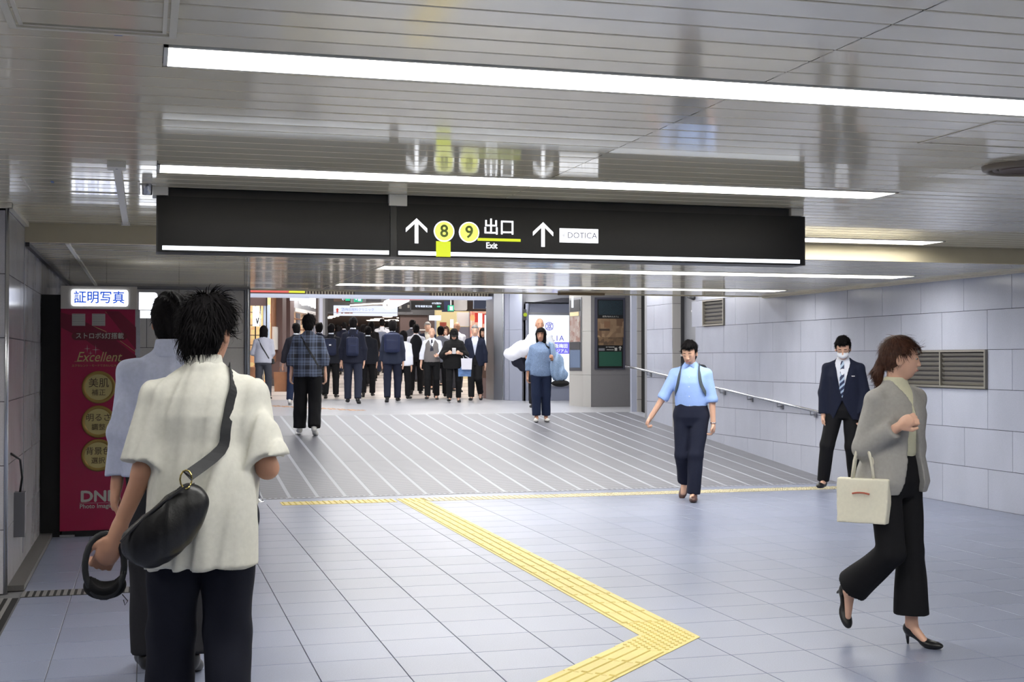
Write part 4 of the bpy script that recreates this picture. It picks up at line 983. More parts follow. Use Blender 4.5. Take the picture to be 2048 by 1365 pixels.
def mesh_sdf(sh, h, m, name, parent, smooth=True):
    B = 5; lo = sh.lo - 2 * h; n = np.ceil((sh.hi - lo + 2 * h) / h).astype(int) + 1; nb = -(-n // B); n = nb * B
    ci = np.stack(np.meshgrid(*[np.arange(k) for k in nb], indexing='ij'), -1).reshape(-1, 3)
    cc = lo + (ci * B + (B - 1) / 2) * h; fc = sh.f(cc); act = np.abs(fc) < h * B * .87 * 1.5
    D = np.repeat(np.repeat(np.repeat(np.where(fc < 0, -1., 1.).reshape(nb).astype(np.float32), B, 0), B, 1), B, 2)
    off = np.stack(np.meshgrid(*[np.arange(B)] * 3, indexing='ij'), -1).reshape(-1, 3)
    A = ci[act]
    if len(A) == 0: return None
    for s in range(0, len(A), 4000):
        idx = (A[s:s + 4000, None] * B + off).reshape(-1, 3); D[idx[:, 0], idx[:, 1], idx[:, 2]] = sh.f(lo + idx * h)
    I = D < 0; c8 = np.zeros(np.array(I.shape) - 1, np.int8)
    for a in (0, 1):
        for b in (0, 1):
            for c in (0, 1): c8 += I[a:I.shape[0] - 1 + a, b:I.shape[1] - 1 + b, c:I.shape[2] - 1 + c]
    X = np.argwhere((c8 > 0) & (c8 < 8))
    if len(X) == 0: return None
    ids = np.full(c8.shape, -1, np.int32); ids[X[:, 0], X[:, 1], X[:, 2]] = np.arange(len(X))
    co = np.array([(a, b, c) for a in (0, 1) for b in (0, 1) for c in (0, 1)])
    vals = np.stack([D[X[:, 0] + a, X[:, 1] + b, X[:, 2] + c] for a, b, c in co], 1)
    S_ = np.zeros((len(X), 3)); N_ = np.zeros(len(X))
    for i in range(8):
        for j in range(i + 1, 8):
            if np.abs(co[i] - co[j]).sum() != 1: continue
            a, b = vals[:, i], vals[:, j]; x = (a < 0) != (b < 0); t = np.where(x, a / (a - b + 1e-12), 0)
            S_ += np.where(x[:, None], co[i] + t[:, None] * (co[j] - co[i]), 0); N_ += x
    P = lo + (X + S_ / N_[:, None]) * h
    Q = []
    for ax in range(3):
        u, v = (ax + 1) % 3, (ax + 2) % 3
        sl0 = [slice(None)] * 3; sl1 = [slice(None)] * 3; sl0[ax] = slice(0, -1); sl1[ax] = slice(1, None)
        for q in (u, v): sl0[q] = slice(1, -1); sl1[q] = slice(1, -1)
        a, b = I[tuple(sl0)], I[tuple(sl1)]; E_ = np.argwhere(a != b)
        flip = a[E_[:, 0], E_[:, 1], E_[:, 2]]
        base = E_.copy(); base[:, u] += 1; base[:, v] += 1
        def cid(du, dv): c = base.copy(); c[:, u] -= du; c[:, v] -= dv; return ids[c[:, 0], c[:, 1], c[:, 2]]
        q = np.stack([cid(1, 1), cid(0, 1), cid(0, 0), cid(1, 0)], 1); q[~flip] = q[~flip][:, ::-1]; Q.append(q)
    Q = np.concatenate(Q); Q = Q[(Q >= 0).all(1)]
    me = bpy.data.meshes.new('m'); me.vertices.add(len(P)); me.vertices.foreach_set('co', P.astype(np.float32).ravel())
    me.loops.add(len(Q) * 4); me.loops.foreach_set('vertex_index', Q.astype(np.int32).ravel()); me.polygons.add(len(Q))
    me.polygons.foreach_set('loop_start', np.arange(0, len(Q) * 4, 4, dtype=np.int32)); me.polygons.foreach_set('loop_total', np.full(len(Q), 4, np.int32))
    me.polygons.foreach_set('use_smooth', np.ones(len(Q), bool)); me.update(calc_edges=True)
    me.materials.append(m); return ob(name, me, parent)

def strands(hairob, F, n, m, parent, L=.03, w=.0022, lift=.25, seed=1):
    """loose tapered locks growing from the hair surface, as one mass"""
    me = hairob.data; nv = len(me.vertices); co = np.empty(nv * 3, np.float32); no = np.empty(nv * 3, np.float32)
    me.vertices.foreach_get('co', co); me.vertices.foreach_get('normal', no); co = co.reshape(-1, 3); no = no.reshape(-1, 3)
    r = np.random.default_rng(seed); up = F.HR[2]; crown = F.hp_(0, -.045, .12); V = []; Fc = []
    pick = r.integers(0, nv, n)
    for i in pick:
        p, q = co[i], no[i]; lq = F.HR @ (p - F.hc) / F.k
        if lq[1] > .035 and lq[2] < .045: continue
        if lq[1] > -.03 and lq[2] < .0: continue
        d = p - crown; d = d - q * (d @ q); d = nrm(d + 1e-5) - up * .35 + r.normal(0, .28, 3); d = nrm(d - q * (d @ q) + 1e-5)
        Lk = L * F.k * r.uniform(.6, 1.4); s_ = nrm(np.cross(d, q) + 1e-6) * w * r.uniform(.6, 1.5); b = len(V); lf = lift * r.uniform(.3, 1.5)
        for t in (0, .4, .75, 1.):
            c = p - q * .003 + d * Lk * t + q * Lk * lf * math.sin(t * 2.2); ww = s_ * (1 - t * .9); V += [c - ww, c + ww + q * .0006]
        for j in range(3): Fc.append((b + 2 * j, b + 2 * j + 1, b + 2 * j + 3, b + 2 * j + 2))
    return tag(ob('hair_strands', pmesh(V, Fc, m, True), parent), kind='stuff')

def cloth(name, rgb, rough=.85, noise=.05): return mat(name, rgb, rough, noise=noise, nscale=60, bump=.07, bscale=350, spec=.25)
SKIN = mat('skin', (214, 170, 146), .5, noise=.04, nscale=12); SKIN2 = mat('skin_warm', (188, 140, 114), .5, noise=.04, nscale=12)
HAIR = mat('hair_black', (16, 14, 16), .75, noise=.4, nscale=60, spec=.12); HAIRB = mat('hair_brown', (74, 46, 34), .55, noise=.3, nscale=60, spec=.3)
HAIRG = mat('hair_grey', (150, 148, 146), .6, noise=.25, nscale=60, bump=.5, bscale=160)
EYEW = mat('eye_white', (196, 190, 184), .3); EYED = mat('eye_dark', (24, 18, 16), .2); LIP = mat('lip', (176, 104, 96), .5)

def rotx(a): c, s = math.cos(a), math.sin(a); return np.array([[1, 0, 0], [0, c, -s], [0, s, c]])
def roty(a): c, s = math.cos(a), math.sin(a); return np.array([[c, 0, s], [0, 1, 0], [-s, 0, c]])
def rotz(a): c, s = math.cos(a), math.sin(a); return np.array([[c, -s, 0], [s, c, 0], [0, 0, 1]])
NECKH = [(.78, .12, .075, 0), (.86, .165, .11, -.005), (.92, .16, .112, -.005), (1.03, .138, .098, 0), (1.15, .148, .108, .005), (1.24, .158, .112, .005), (1.31, .152, .102, .002), (1.37, .112, .08, -.004), (1.405, .07, .062, -.01), (1.43, .058, .055, -.012)]
class Fig:
    """joints of a posed figure; x = its right, y = forward, z = up; feet on z=0"""
    def __init__(s, H, lean=0, side=0, twist=0, head=(0, 0), arms=None, legs=None, wide=1., heel=0, fat=0., female=False):
        s.k = H / 1.70; k = s.k; s.wide = wide; s.fat = fat; s.female = female; s.heel = heel
        legs = legs or {}; arms = arms or {}
        s.TR = (rotz(math.radians(twist)) @ rotx(-math.radians(lean)) @ roty(math.radians(side))).T   # rows: right, fwd, up of the torso
        hip = np.zeros(3); s.hipw = .088 * k
        s.leg = {}
        lowest = 0
        for sd, sx in (('R', 1), ('L', -1)):
            th, sh, foot = legs.get(sd, ((.03, .05, -1), (.0, -.05, -1), 0))
            h0 = hip + np.array([sx * s.hipw, 0, -.02 * k]); kn = h0 + nrm((sx * th[0], th[1], th[2])) * .42 * k; an = kn + nrm((sx * sh[0], sh[1], sh[2])) * .40 * k
            s.leg[sd] = [h0, kn, an, foot, sx]; pit = math.radians(foot)
            toe = an + np.array([0, math.cos(pit) * .15, math.sin(pit) * .15]) * k
            soles = [an[2] - (.085 + heel) * k * math.cos(pit) - abs(math.sin(pit)) * .05 * k, toe[2] - .075 * k * math.cos(pit) - heel * .2]
            lowest = min(lowest, *soles)
        up = -lowest; s.hip = np.array([0, 0, up])
        for L in s.leg.values():
            for i in range(3): L[i] = L[i] + s.hip
        s.o = s.hip - s.TR[2] * .90 * k * 1.0       # torso origin: heights in the stack are measured from here
        s.tp = lambda x, y, z: s.o + s.TR.T @ (np.array([x * wide, y, z]) * k)
        s.neck = s.tp(0, -.012, 1.42); hy, hp = head; s.hpitch = hp
        HR = (s.TR.T @ rotz(math.radians(-hy)) @ rotx(-math.radians(hp))).T; s.HR = HR
        s.hc = s.tp(0, .004, 1.462) + HR.T @ (np.array([0, .018, .098]) * k)
        s.hp_ = lambda x, y, z: s.hc + HR.T @ (np.array([x, y, z]) * k)
        s.arm = {}
        for sd, sx in (('R', 1), ('L', -1)):
            u, f_, ht = (tuple(arms.get(sd, ((.12, 0, -1), (.05, .15, -1), 0))) + (0,))[:3]
            a0 = s.tp(sx * .165, -.005, 1.318); e = a0 + s.TR.T @ nrm((sx * u[0], u[1], u[2])) * .275 * k; w = e + s.TR.T @ nrm((sx * f_[0], f_[1], f_[2])) * .245 * k
            s.arm[sd] = [a0, e, w, s.TR.T @ nrm((sx * f_[0], f_[1], f_[2])), sx, ht]
    def scaled(s, st, da=0, db=0): return [(h * s.k, a * s.k * s.wide + da * float(np.interp(h, [1.2, 1.38], [1, .35])), b * s.k + s.fat * .6 * math.exp(-((h - 1.0) /   .14) ** 2) + db * float(np.interp(h, [1.25, 1.4], [1, .4])), y * s.k + s.fat * .5 * math.exp(-((h - 1.0) / .14) ** 2)) for h, a, b, y in st]
    def torso(s, da=0, db=0, lo=.78, hi=1.43):
        st = [r for r in NECKH if lo < r[0] < hi]; hs = [r[0] for r in NECKH]; g = lambda h: tuple([h] + [float(np.interp(h, hs, [r[i] for r in NECKH])) for i in (1, 2, 3)])
        return stk(s.o, s.TR, s.scaled([g(lo)] + st + [g(hi)], da, db))
    def body(s, fingers=True):
        k = s.k; L = [s.torso()]; 
        for sd in 'RL':
            a0, e, w, fd, sx, ht = s.arm[sd]; L += [cap(s.tp(sx * .05, -.012, 1.375), a0, .035 * k, .048 * k), cap(a0, e, .046 * k, .036 * k), cap(e, w, .037 * k, .025 * k)]
            h0, kn, an, ft, sx = s.leg[sd]; L += [cap(h0, kn, .08 * k, .052 * k), cap(kn, kn + (an - kn) * .35, .05 * k, .053 * k), cap(kn + (an - kn) * .35, an, .053 * k, .034 * k)]
            p = math.radians(ft) - (.56 if s.heel else 0); L += [cap(an - V3(0, 0, .03 * k), an + np.array([0, math.cos(p), math.sin(p)]) * .12 * k - V3(0, 0, .04 * k), (.03 if s.heel else .035) * k, (.017 if s.heel else .028) * k)]
        B_ = uni(L, .03 * k)
        hp = s.hp_; H_ = [ell(hp(0, -.012, .02), np.array([.074, .094, .098]) * k, s.HR), ell(hp(0, .022, -.045), np.array([.056, .062, .072]) * k, s.HR), ell(hp(0, .03, -.092), np.array([.03, .032, .024]) * k, s.HR),
                          ell(hp(0, .05, -.01), np.array([.054, .036, .05]) * k, s.HR)]
        Hd = uni(H_, .02 * k)
        Hd = uni([Hd, cap(hp(0, .086, -.002), hp(0, .099, -.034), .006 * k, .0095 * k), ell(hp(.011, .092, -.038), np.array([.008, .009, .007]) * k), ell(hp(-.011, .092, -.038), np.array([.008, .009, .007]) * k),
                  ell(hp(0, .078, -.066), np.array([.023, .013, .011]) * k, s.HR)], .009 * k)
        for sx in (1, -1):
            Hd = sub(Hd, ell(hp(sx * .031, .098, .002), np.array([.017, .014, .011]) * k, s.HR), .008 * k)
            Hd = uni([Hd, sub(ell(hp(sx * .078, -.004, -.014), np.array([.011, .021, .033]) * k, s.HR @ rotz(0)), ell(hp(sx * .087, .0, -.01), np.array([.008, .012, .02]) * k, s.HR), .004 * k)], .006 * k)
        nk = cap(s.neck - s.TR[2] * .02 * k, hp(0, -.025, -.06), .052 * k, .05 * k)
        B_ = uni([B_, nk, Hd], .022 * k)
        hands = []
        for sd in 'RL': hands += s.hand(sd, fingers)
        Hn = uni(hands, .007 * k)
        return uni([B_, Hn], .01 * k)
    def hand(s, sd, fingers=True):
        a0, e, w, fd, sx, curl = s.arm[sd]; k = s.k * getattr(s, 'handk', 1); d = nrm(fd); inn = nrm(s.palm[sd] - d * (s.palm[sd] @ d)) if hasattr(s, 'palm') and sd in s.palm else nrm(-s.TR[0] * sx - d * (-s.TR[0] * sx @ d) * 1.0 + 1e-4)
        # palm faces inward; thumb side is forward/up
        th = nrm(np.cross(d, inn) * (1 if sx > 0 else -1)); 
        if th @ s.TR[1] < 0 and abs(th @ s.TR[1]) > .3: th = -th
        P0 = w + d * .012 * k; pc = w + d * .052 * k
        R = np.array([th, inn, d]); out = [ell(pc, np.array([.040, .018, .055]) * k, R), cap(w - d * .03 * k, pc, .025 * k, .022 * k)]
        if not fingers: return out + [ell(w + d * .115 * k + inn * .012 * k, np.array([.032, .015, .045]) * k, R)]
        c = math.radians(20 + curl)
        for i, (o_, l_) in enumerate(((.027, .072), (.009, .082), (-.009, .076), (-.026, .06))):
            b = w + (d * .092 + th * o_ + inn * .002) * k; d1 = nrm(d * math.cos(c) + inn * math.sin(c) + th * o_ * 2); m1 = b + d1 * l_ * .5 * k
            c2 = c * 2.0; d2 = nrm(d * math.cos(c2) + inn * math.sin(c2)); m2 = m1 + d2 * l_ * .32 * k; c3 = c * 2.7; d3 = nrm(d * math.cos(c3) + inn * math.sin(c3)); m3 = m2 + d3 * l_ * .25 * k
            out += [cap(b - d * .02 * k, m1, .0098 * k, .0088 * k), cap(m1, m2, .0088 * k, .008 * k), cap(m2, m3, .008 * k, .0068 * k)]
        t0 = w + (d * .03 + th * .026) * k; t1 = t0 + nrm(d * .75 + th * .6 + inn * .35) * .042 * k; t2 = t1 + nrm(d * .9 + inn * .4 + th * .1) * .03 * k
        return out + [cap(t0, t1, .0135 * k, .0105 * k), cap(t1, t2, .0105 * k, .008 * k)]
    # ---- clothes
    def sleeves(s, r0, r1, r2, upto=1.):
        out = []; k = s.k; rs = min(r0, .060)
        for sd in 'RL':
            a0, e, w, fd, sx, ht = s.arm[sd]
            if upto <= .5: q = a0 + (e - a0) * upto * 2; C = [cap(a0, q, rs * k, r1 * k)]; d = nrm(e - a0)
            else: t = (upto - .5) * 2; q = e + (w - e) * t; C = [cap(a0, e, rs * k, r1 * k), cap(e, q, r1 * k, r2 * k)]; d = nrm(w - e)
            A = cutf(uni(C, .02 * k), (lambda q, d: (lambda P: np.where(np.linalg.norm(P - q, axis=1) < .13 * k, (P - q) @ d, -1)))(q, d))
            out.append(uni([cap(s.tp(sx * .045, -.010, 1.378), a0, .042 * k, rs * k), A], .02 * k))
        return out
    def top(s, da=.016, db=.018, hem=.80, flare=0., r=(.066, .06, .048), upto=1., seed=1, amp=.003, sc=20, dirn=(1, 1, .35), kk=.03, collar=True, lap=None):
        st = [rw for rw in NECKH if max(hem, .8) < rw[0] < 1.43]; hs = [rw[0] for rw in NECKH]; g = lambda h: tuple([h] + [float(np.interp(max(h, .78), hs, [rw[i] for rw in NECKH])) for i in (1, 2, 3)])
        st = [g(hem)] + st + [g(1.43)]; k = s.k; sc_ = sc
        sc = s.scaled(st, da, db); sc = [(h, a + flare * max(0, (1.15 * k - h) / (.35 * k)), b + flare * .8 * max(0, (1.15 * k - h) / (.35 * k)), y) for h, a, b, y in sc]
        # loosen the waist
        if hem >= .9: sc = [(h, a - da * .8, b - db * .8, y) if h < 1.025 * k else (h, a, b, y) for h, a, b, y in sc]
        if hem < .9: sc = [(h, max(a, (.165 * s.wide + .036) * k), max(b, (.112 + .036) * k), y) if h < 1.06 * k else (h, a, b, y) for h, a, b, y in sc]
        sc = [(h, max(a, .150 * k * s.wide + da), max(b, .105 * k + db), y) if (1.025 if hem >= .9 else 0) * k < h < 1.28 * k else (h, a, b, y) for h, a, b, y in sc]
        L = [stk(s.o, s.TR, sc)]
        if lap: L[0] = s.lapel_open(L[0], *lap)
        L += s.sleeves(*r, upto=upto)
        A = uni(L, kk * k)
        A = cutf(A, lambda P: hem * k - (P - s.o) @ s.TR[2])
        A = folds(A, amp, sc_, seed, dirn)
        if collar: A = uni([A, stk(s.o, s.TR, [(1.375 * k, .082 * k, .072 * k, -.012 * k), (1.447 * k, .063 * k, .062 * k, -.010 * k)])], .012)
        return A
    def lapel_open(s, A, w0=.06, zb=1.12, w1=.03, z1=.8, yoff=.0):
        k = s.k
        def g(P):
            q = (P - s.o) @ s.TR.T; z = q[:, 2] / k; hw = np.where(z > zb, (z - zb) / (1.42 - zb) * w0, (zb - z) / max(zb - z1, .01) * w1) * k
            return np.maximum(np.abs(q[:, 0]) - hw, yoff * k + .01 - q[:, 1])
        return cutf(A, lambda P: -g(P))
    def trousers(s, r=(.098, .072, .06), hem=1.03, top=1.02, seed=3, amp=.003, flare=None, da=.022):
        k = s.k; pel = stk(s.hip - V3(0, 0, .9 * k), np.eye(3), s.scaled([(.77, .13, .085, 0), (.86, .168, .115, -.004), (.94, .158, .11, -.002), (top, .140, .1, 0)], da, da)); LG = []
        for sd in 'RL':
            h0, kn, an, ft, sx = s.leg[sd]; d = an - kn; q = kn + d * hem; fl = flare or r[2]
            G = cutf(uni([cap(h0, kn, r[0] * k, r[1] * k), cap(kn, q, r[1] * k, fl * k)], .02 * k), (lambda q, d: (lambda P: np.where(np.linalg.norm(P - q, axis=1) < .14 * k, (P - q) @ d, -1)))(q, nrm(d)))
            LG.append(uni([pel, G], .02 * k))
        A = uni(LG, .006 * k)
        return folds(A, amp, 16, seed, (.8, .8, 1.4))
    def shoe(s, sd, kind='shoe'):
        h0, kn, an, ft, sx = s.leg[sd]; k = s.k; p = math.radians(ft); F_ = np.array([sx * .12, math.cos(p), math.sin(p)]); F_ = nrm(F_); Rt = nrm(np.cross(F_, (0, 0, 1))); Up = np.cross(Rt, F_); R = np.array([Rt, F_, Up])
        P = lambda x, y, z: an + R.T @ (np.array([x, y, z]) * k)
        if kind == 'pump':
            A = uni([ell(P(0, .13, -.113), np.array([.037, .07, .023]) * k, R), ell(P(0, -.01, -.045), np.array([.03, .045, .04]) * k, R), cap(P(0, .0, -.06), P(0, .1, -.110), .026 * k, .022 * k)], .02)
            A = sub(A, ell(P(0, .045, -.022), np.array([.026, .078, .055]) * k, R), .005)
            return uni([A, cap(P(0, -.03, -.06), P(0, -.024, -.13), .013 * k, .008 * k)], .006)
        A = uni([ell(P(0, .125, -.055), np.array([.045, .085, .034]) * k, R), ell(P(0, -.012, -.04), np.array([.038, .055, .05]) * k, R), cap(P(0, .0, -.03), P(0, .09, -.05), .036 * k, .034 * k)], .02)
        return cutf(A, lambda Q: -((Q - P(0, 0, -.082)) @ Up))
    def hair(s, kind='short', seed=0):
        k = s.k; hp = s.hp_; loc = lambda P: (P - s.hc) @ s.HR.T / k
        base = ell(hp(0, -.018, .03), np.array([.086, .106, .104]) * k, s.HR)
        if kind == 'short':
            A = uni([base, ell(hp(0, -.05, -.025), np.array([.073, .061, .09]) * k, s.HR), ell(hp(0, .035, .092), np.array([.062, .055, .034]) * k, s.HR)], .02)
            A = cutf(A, lambda P: (lambda q: np.maximum(-.118 - q[:, 2] + .0, np.where((q[:, 1] > .028) & (q[:, 2] < .062), .02, np.where((q[:, 1] > -.022) & (q[:, 2] < .012), .02, -.05))))(loc(P)))
            return folds(A, .005 * k, 95, seed, (1, 1, .5))
        if kind == 'messy':
            A = uni([ell(hp(0, -.02, .032), np.array([.092, .112, .106]) * k, s.HR), ell(hp(0, -.055, -.035), np.array([.078, .064, .095]) * k, s.HR)] + [ell(hp(*q), np.array([.03, .035, .035]) * k, s.HR) for q in ((.045, -.03, .1), (-.04, .0, .1), (.0, -.09, .08), (.03, .05, .09))], .03)
            A = cutf(A, lambda P: (lambda q: np.maximum(-.125 - q[:, 2], np.where((q[:, 1] > .04) & (q[:, 2] < .05), .02, np.where((q[:, 1] > -.018) & (q[:, 2] < .004), .02, -.05))))(loc(P)))
            return folds(A, .005 * k, 75, seed, (1, 1, .6))
        if kind == 'bob':
            A = uni([ell(hp(0, -.018, .03), np.array([.094, .112, .106]) * k, s.HR), stk(s.hc, s.HR, [(-.165 * k, .088 * k, .07 * k, -.03 * k), (-.08 * k, .097 * k, .088 * k, -.02 * k), (.03 * k, .093 * k, .1 * k, -.015 * k)])], .025)
            A = cutf(A, lambda P: (lambda q: np.where((q[:, 1] > .03) & (q[:, 2] < .055) & (np.abs(q[:, 0]) < .062 + .0 * q[:, 2]), .02, -.05))(loc(P)))
            return folds(A, .004 * k, 70, seed, (1, 1, .15))
        if kind == 'long':
            A = uni([ell(hp(0, -.018, .03), np.array([.092, .11, .104]) * k, s.HR), stk(s.hc, s.HR, [(-.30 * k, .085 * k, .045 * k, -.05 * k), (-.15 * k, .098 * k, .075 * k, -.04 * k), (.03 * k, .09 * k, .095 * k, -.018 * k)])], .03)
            A = cutf(A, lambda P: (lambda q: np.where((q[:, 1] > .02) & (q[:, 2] < .055) & (np.abs(q[:, 0]) < .064), .02, -.05))(loc(P)))
            return folds(A, .004 * k, 70, seed, (1, 1, .15))
        if kind == 'pony':
            A = uni([ell(hp(0, -.018, .028), np.array([.082, .104, .1]) * k, s.HR), ell(hp(0, -.05, -.005), np.array([.07, .06, .07]) * k, s.HR)], .02)
            A = cutf(A, lambda P: (lambda q: np.where((q[:, 1] > .045) & (q[:, 2] < .06), .02, np.where((q[:, 1] > -.005) & (q[:, 2] < .022), .02, -.05)))(loc(P)))
            A = uni([A, cap(hp(0, -.1, .0), hp(0, -.125, -.09), .028 * k, .03 * k), cap(hp(0, -.125, -.09), hp(0, -.105, -.2), .03 * k, .012 * k)], .015)
            return folds(A, .003 * k, 80, seed, (1, .6, .2))
        if kind == 'bald':
            A = ell(hp(0, -.022, .012), np.array([.0775, .098, .092]) * k, s.HR)
            return cutf(A, lambda P: (lambda q: np.maximum(np.maximum(q[:, 2] - .045, -.07 - q[:, 2]), q[:, 1] + .01))(loc(P)))
        if kind == 'cap':
            A = ell(hp(0, -.012, .035), np.array([.088, .108, .095]) * k, s.HR); A = cutf(A, lambda P: .02 - loc(P)[:, 2])
            return uni([A, cutf(ell(hp(0, .09, .022), np.array([.075, .08, .012]) * k, s.HR), lambda P: .03 - loc(P)[:, 1])], .008)

def eyes(F, root, brow=HAIR, lips=True, down=False):
    k = F.k
    for sx in (1, -1):
        if down:      # lowered lids: only the lash line shows
            MB().tube([F.hp_(sx * x, .0885 - abs(x - .03) * .3, -.003 - (.002 if .02 < x < .04 else 0)) for x in (.017, .025, .035, .045)], [.001 * k, .0022 * k, .0022 * k, .001 * k], 6).build('eyelashes', EYED, root)
        c = F.hp_(sx * .031, .0775, .0); m = MB(); prof = [(0, -.011)] + [(.011 * math.cos(t), .011 * math.sin(t)) for t in np.linspace(-1.2, 1.2, 6)] + [(0, .011)]
        if not down: MB().lathe([(r * k * .95, z * k * .36) for r, z in prof], 10, c).build('eye', EYEW, root, True)
        f = F.HR[1]; o = c + f * .0075 * k
        if not down: MB().obox(o, F.HR[0], F.HR[2], .010 * k, .0075 * k, .008 * k).build('iris', EYED, root)
        b = [F.hp_(sx * (.014 + .012 * j), .094 - .004 * j * j * .5, .024 + (.003 if j == 1 else .0)) for j in range(4)]
        MB().tube(b, [.0025 * k, .0035 * k, .003 * k, .0015 * k], 6).build('eyebrow', brow, root, True)
    if lips:
        MB().tube([F.hp_(x, .0905 - abs(x) * .25, -.066) for x in (-.02, -.01, 0, .01, .02)], [.001, .004 * k, .005 * k, .004 * k, .001], 6).build('lips', LIP, root, True)

def person(label, pos, alpha, fig, h=.016, skin=SKIN, hair=('short', HAIR), face=False, top=None, bottom=None, shoes=M_black, shoek='shoe', inner=None, fingers=None, hx=None):
    """alpha: 0 = walks away from the camera, 90 = to image right, 180 = towards it"""
    az = math.atan2(pos[0], pos[1]) + math.radians(alpha); rz = -az
    root = empty('person', pos, label, 'person', rz=rz)
    if fingers is None: fingers = h < .013
    mesh_sdf(fig.body(fingers), h * .8 if h < .01 else h, skin, 'body', root)
    if hair and hair[0]: hob = mesh_sdf(fig.hair(hair[0], seed=int(abs(pos[0] * 97)) % 50), min(h, .012) * .8, hair[1], 'cap' if hair[0] == 'cap' else 'hair', root)
    if h < .013 and hair and hair[0] not in ('bald', 'cap', None): strands(hob, fig, 2600 if h < .01 else 1200, hair[1], root, .045 if hair[0] == 'messy' else .03 if hair[0] == 'short' else .05, .0022 if h < .01 else .003, .3 if hair[0] == 'messy' else .1)
    if face: eyes(fig, root, hair[1] if hair and hair[0] != 'bald' else HAIR, down=getattr(fig, 'hpitch', 0) > 12)
    if inner: mesh_sdf(inner[0], h, inner[1], inner[2], root)
    for A in top or []: mesh_sdf(A[0], h, A[1], A[2], root)
    if bottom: mesh_sdf(bottom[0], h, bottom[1], bottom[2], root)
    for sd in 'RL': mesh_sdf(fig.shoe(sd, shoek), min(h, .012), shoes, 'shoe', root)
    root['_rz'] = rz; del root['_rz']
    return root
def world(root, p):
    """a point of the figure's frame in world space"""
    a = root.rotation_euler.z; c, s_ = math.cos(a), math.sin(a); return Vector((root.location.x + c * p[0] - s_ * p[1], root.location.y + s_ * p[0] + c * p[1], root.location.z + p[2]))
def held(name, root, fig, label, cat, anchor):
    """an Empty at the figure's frame for a thing it carries (children use figure coordinates)"""
    r = empty(name, root.location, label, cat, rz=root.rotation_euler.z); return r
def strapt(F, pts, w, m, name, par, t=.004):
    """flat strap: a smooth ribbon through points of the figure frame"""
    P = np.array(pts, float); Q = []
    for i in range(len(P) - 1):      # Catmull-Rom
        p0, p1, p2, p3 = P[max(i - 1, 0)], P[i], P[i + 1], P[min(i + 2, len(P) - 1)]
        for u in (0, .25, .5, .75): Q.append(.5 * (2 * p1 + (p2 - p0) * u + (2 * p0 - 5 * p1 + 4 * p2 - p3) * u * u + (3 * p1 - p0 - 3 * p2 + p3) * u ** 3))
    Q.append(P[-1]); Q = np.array(Q); n = len(Q); T = np.gradient(Q, axis=0); T /= np.linalg.norm(T, axis=1)[:, None] + 1e-9
    N = Q - (F.o + ((Q - F.o) @ F.TR[2])[:, None] * F.TR[2]); N -= T * (N * T).sum(1)[:, None]; N /= np.linalg.norm(N, axis=1)[:, None] + 1e-9
    for _ in range(4): N[1:-1] = N[:-2] + N[1:-1] * 2 + N[2:]; N /= np.linalg.norm(N, axis=1)[:, None]
    B = np.cross(N, T); v = []; f = []
    for i in range(n): v += [Q[i] - B[i] * w / 2 - N[i] * t * .3, Q[i] + B[i] * w / 2 - N[i] * t * .3, Q[i] + B[i] * w / 2 + N[i] * t, Q[i] - B[i] * w / 2 + N[i] * t]
    for i in range(n - 1):
        for j in range(4): f.append((i * 4 + j, i * 4 + (j + 1) % 4, i * 4 + 4 + (j + 1) % 4, i * 4 + 4 + j))
    f += [(3, 2, 1, 0), (4 * n - 4, 4 * n - 3, 4 * n - 2, 4 * n - 1)]
    return MB().add(v, f).build(name, m, par)
def surfpt(sh, c, d, off=.004):
    """march outwards from c along d to where the garment ends"""
    d = nrm(d); t = np.linspace(0, .4, 201); v = sh.f(np.asarray(c) + t[:, None] * d); i = np.where(v < 0)[0]; return np.asarray(c) + d * (t[i[-1]] + off if len(i) else .1)

def backpack(root, F, top, label, m, ms, size=(.14, .07, .2), z=1.19, straps=True, detail=0, h=.014):
    r = held('backpack', root, F, label, 'backpack', None); k = F.k; c = surfpt(top, F.tp(0, 0, z), -F.TR[1], size[1] * .8)
    R = F.TR; A = uni([rbx(c, size, .05, R), rbx(c - R[1] * size[1] * .75 - R[2] * .05, (size[0] * .8, .03, size[2] * .55), .025, R)], .015)
    mesh_sdf(folds(A, .003, 22, 5), h, m, 'bag_body', r)
    q = MB(); q.tube([Vector(c + R[0] * x + R[2] * (size[2] + zz) + R[1] * .03) for x, zz in ((-.03, -.01), (-.02, .03), (.02, .03), (.03, -.01))], .006, 6); q.build('grab_handle', ms, r)
    MB().obox(Vector(c - R[1] * (size[1] + .012) + R[2] * .02), Vector(R[0]), Vector(R[2]), size[0] * 1.3, .008, .006).build('zip', ms, r)
    if straps:
        for sx in (1, -1):
            pts = []
            for x, y, zz in ((.09, -.12, 1.36), (.1, -.06, 1.42), (.11, .0, 1.43), (.11, .06, 1.40), (.115, .12, 1.32), (.13, .12, 1.22), (.16, .06, 1.12), (.15, -.06, 1.06)):
                a = F.tp(sx * x * .6, 0, zz - .05 if zz > 1.3 else zz); b = F.tp(sx * x, y, zz); pts.append(surfpt(top, a, b - a, .004))
            strapt(F, pts, .04, ms, 'strap', r, .004)
    return r

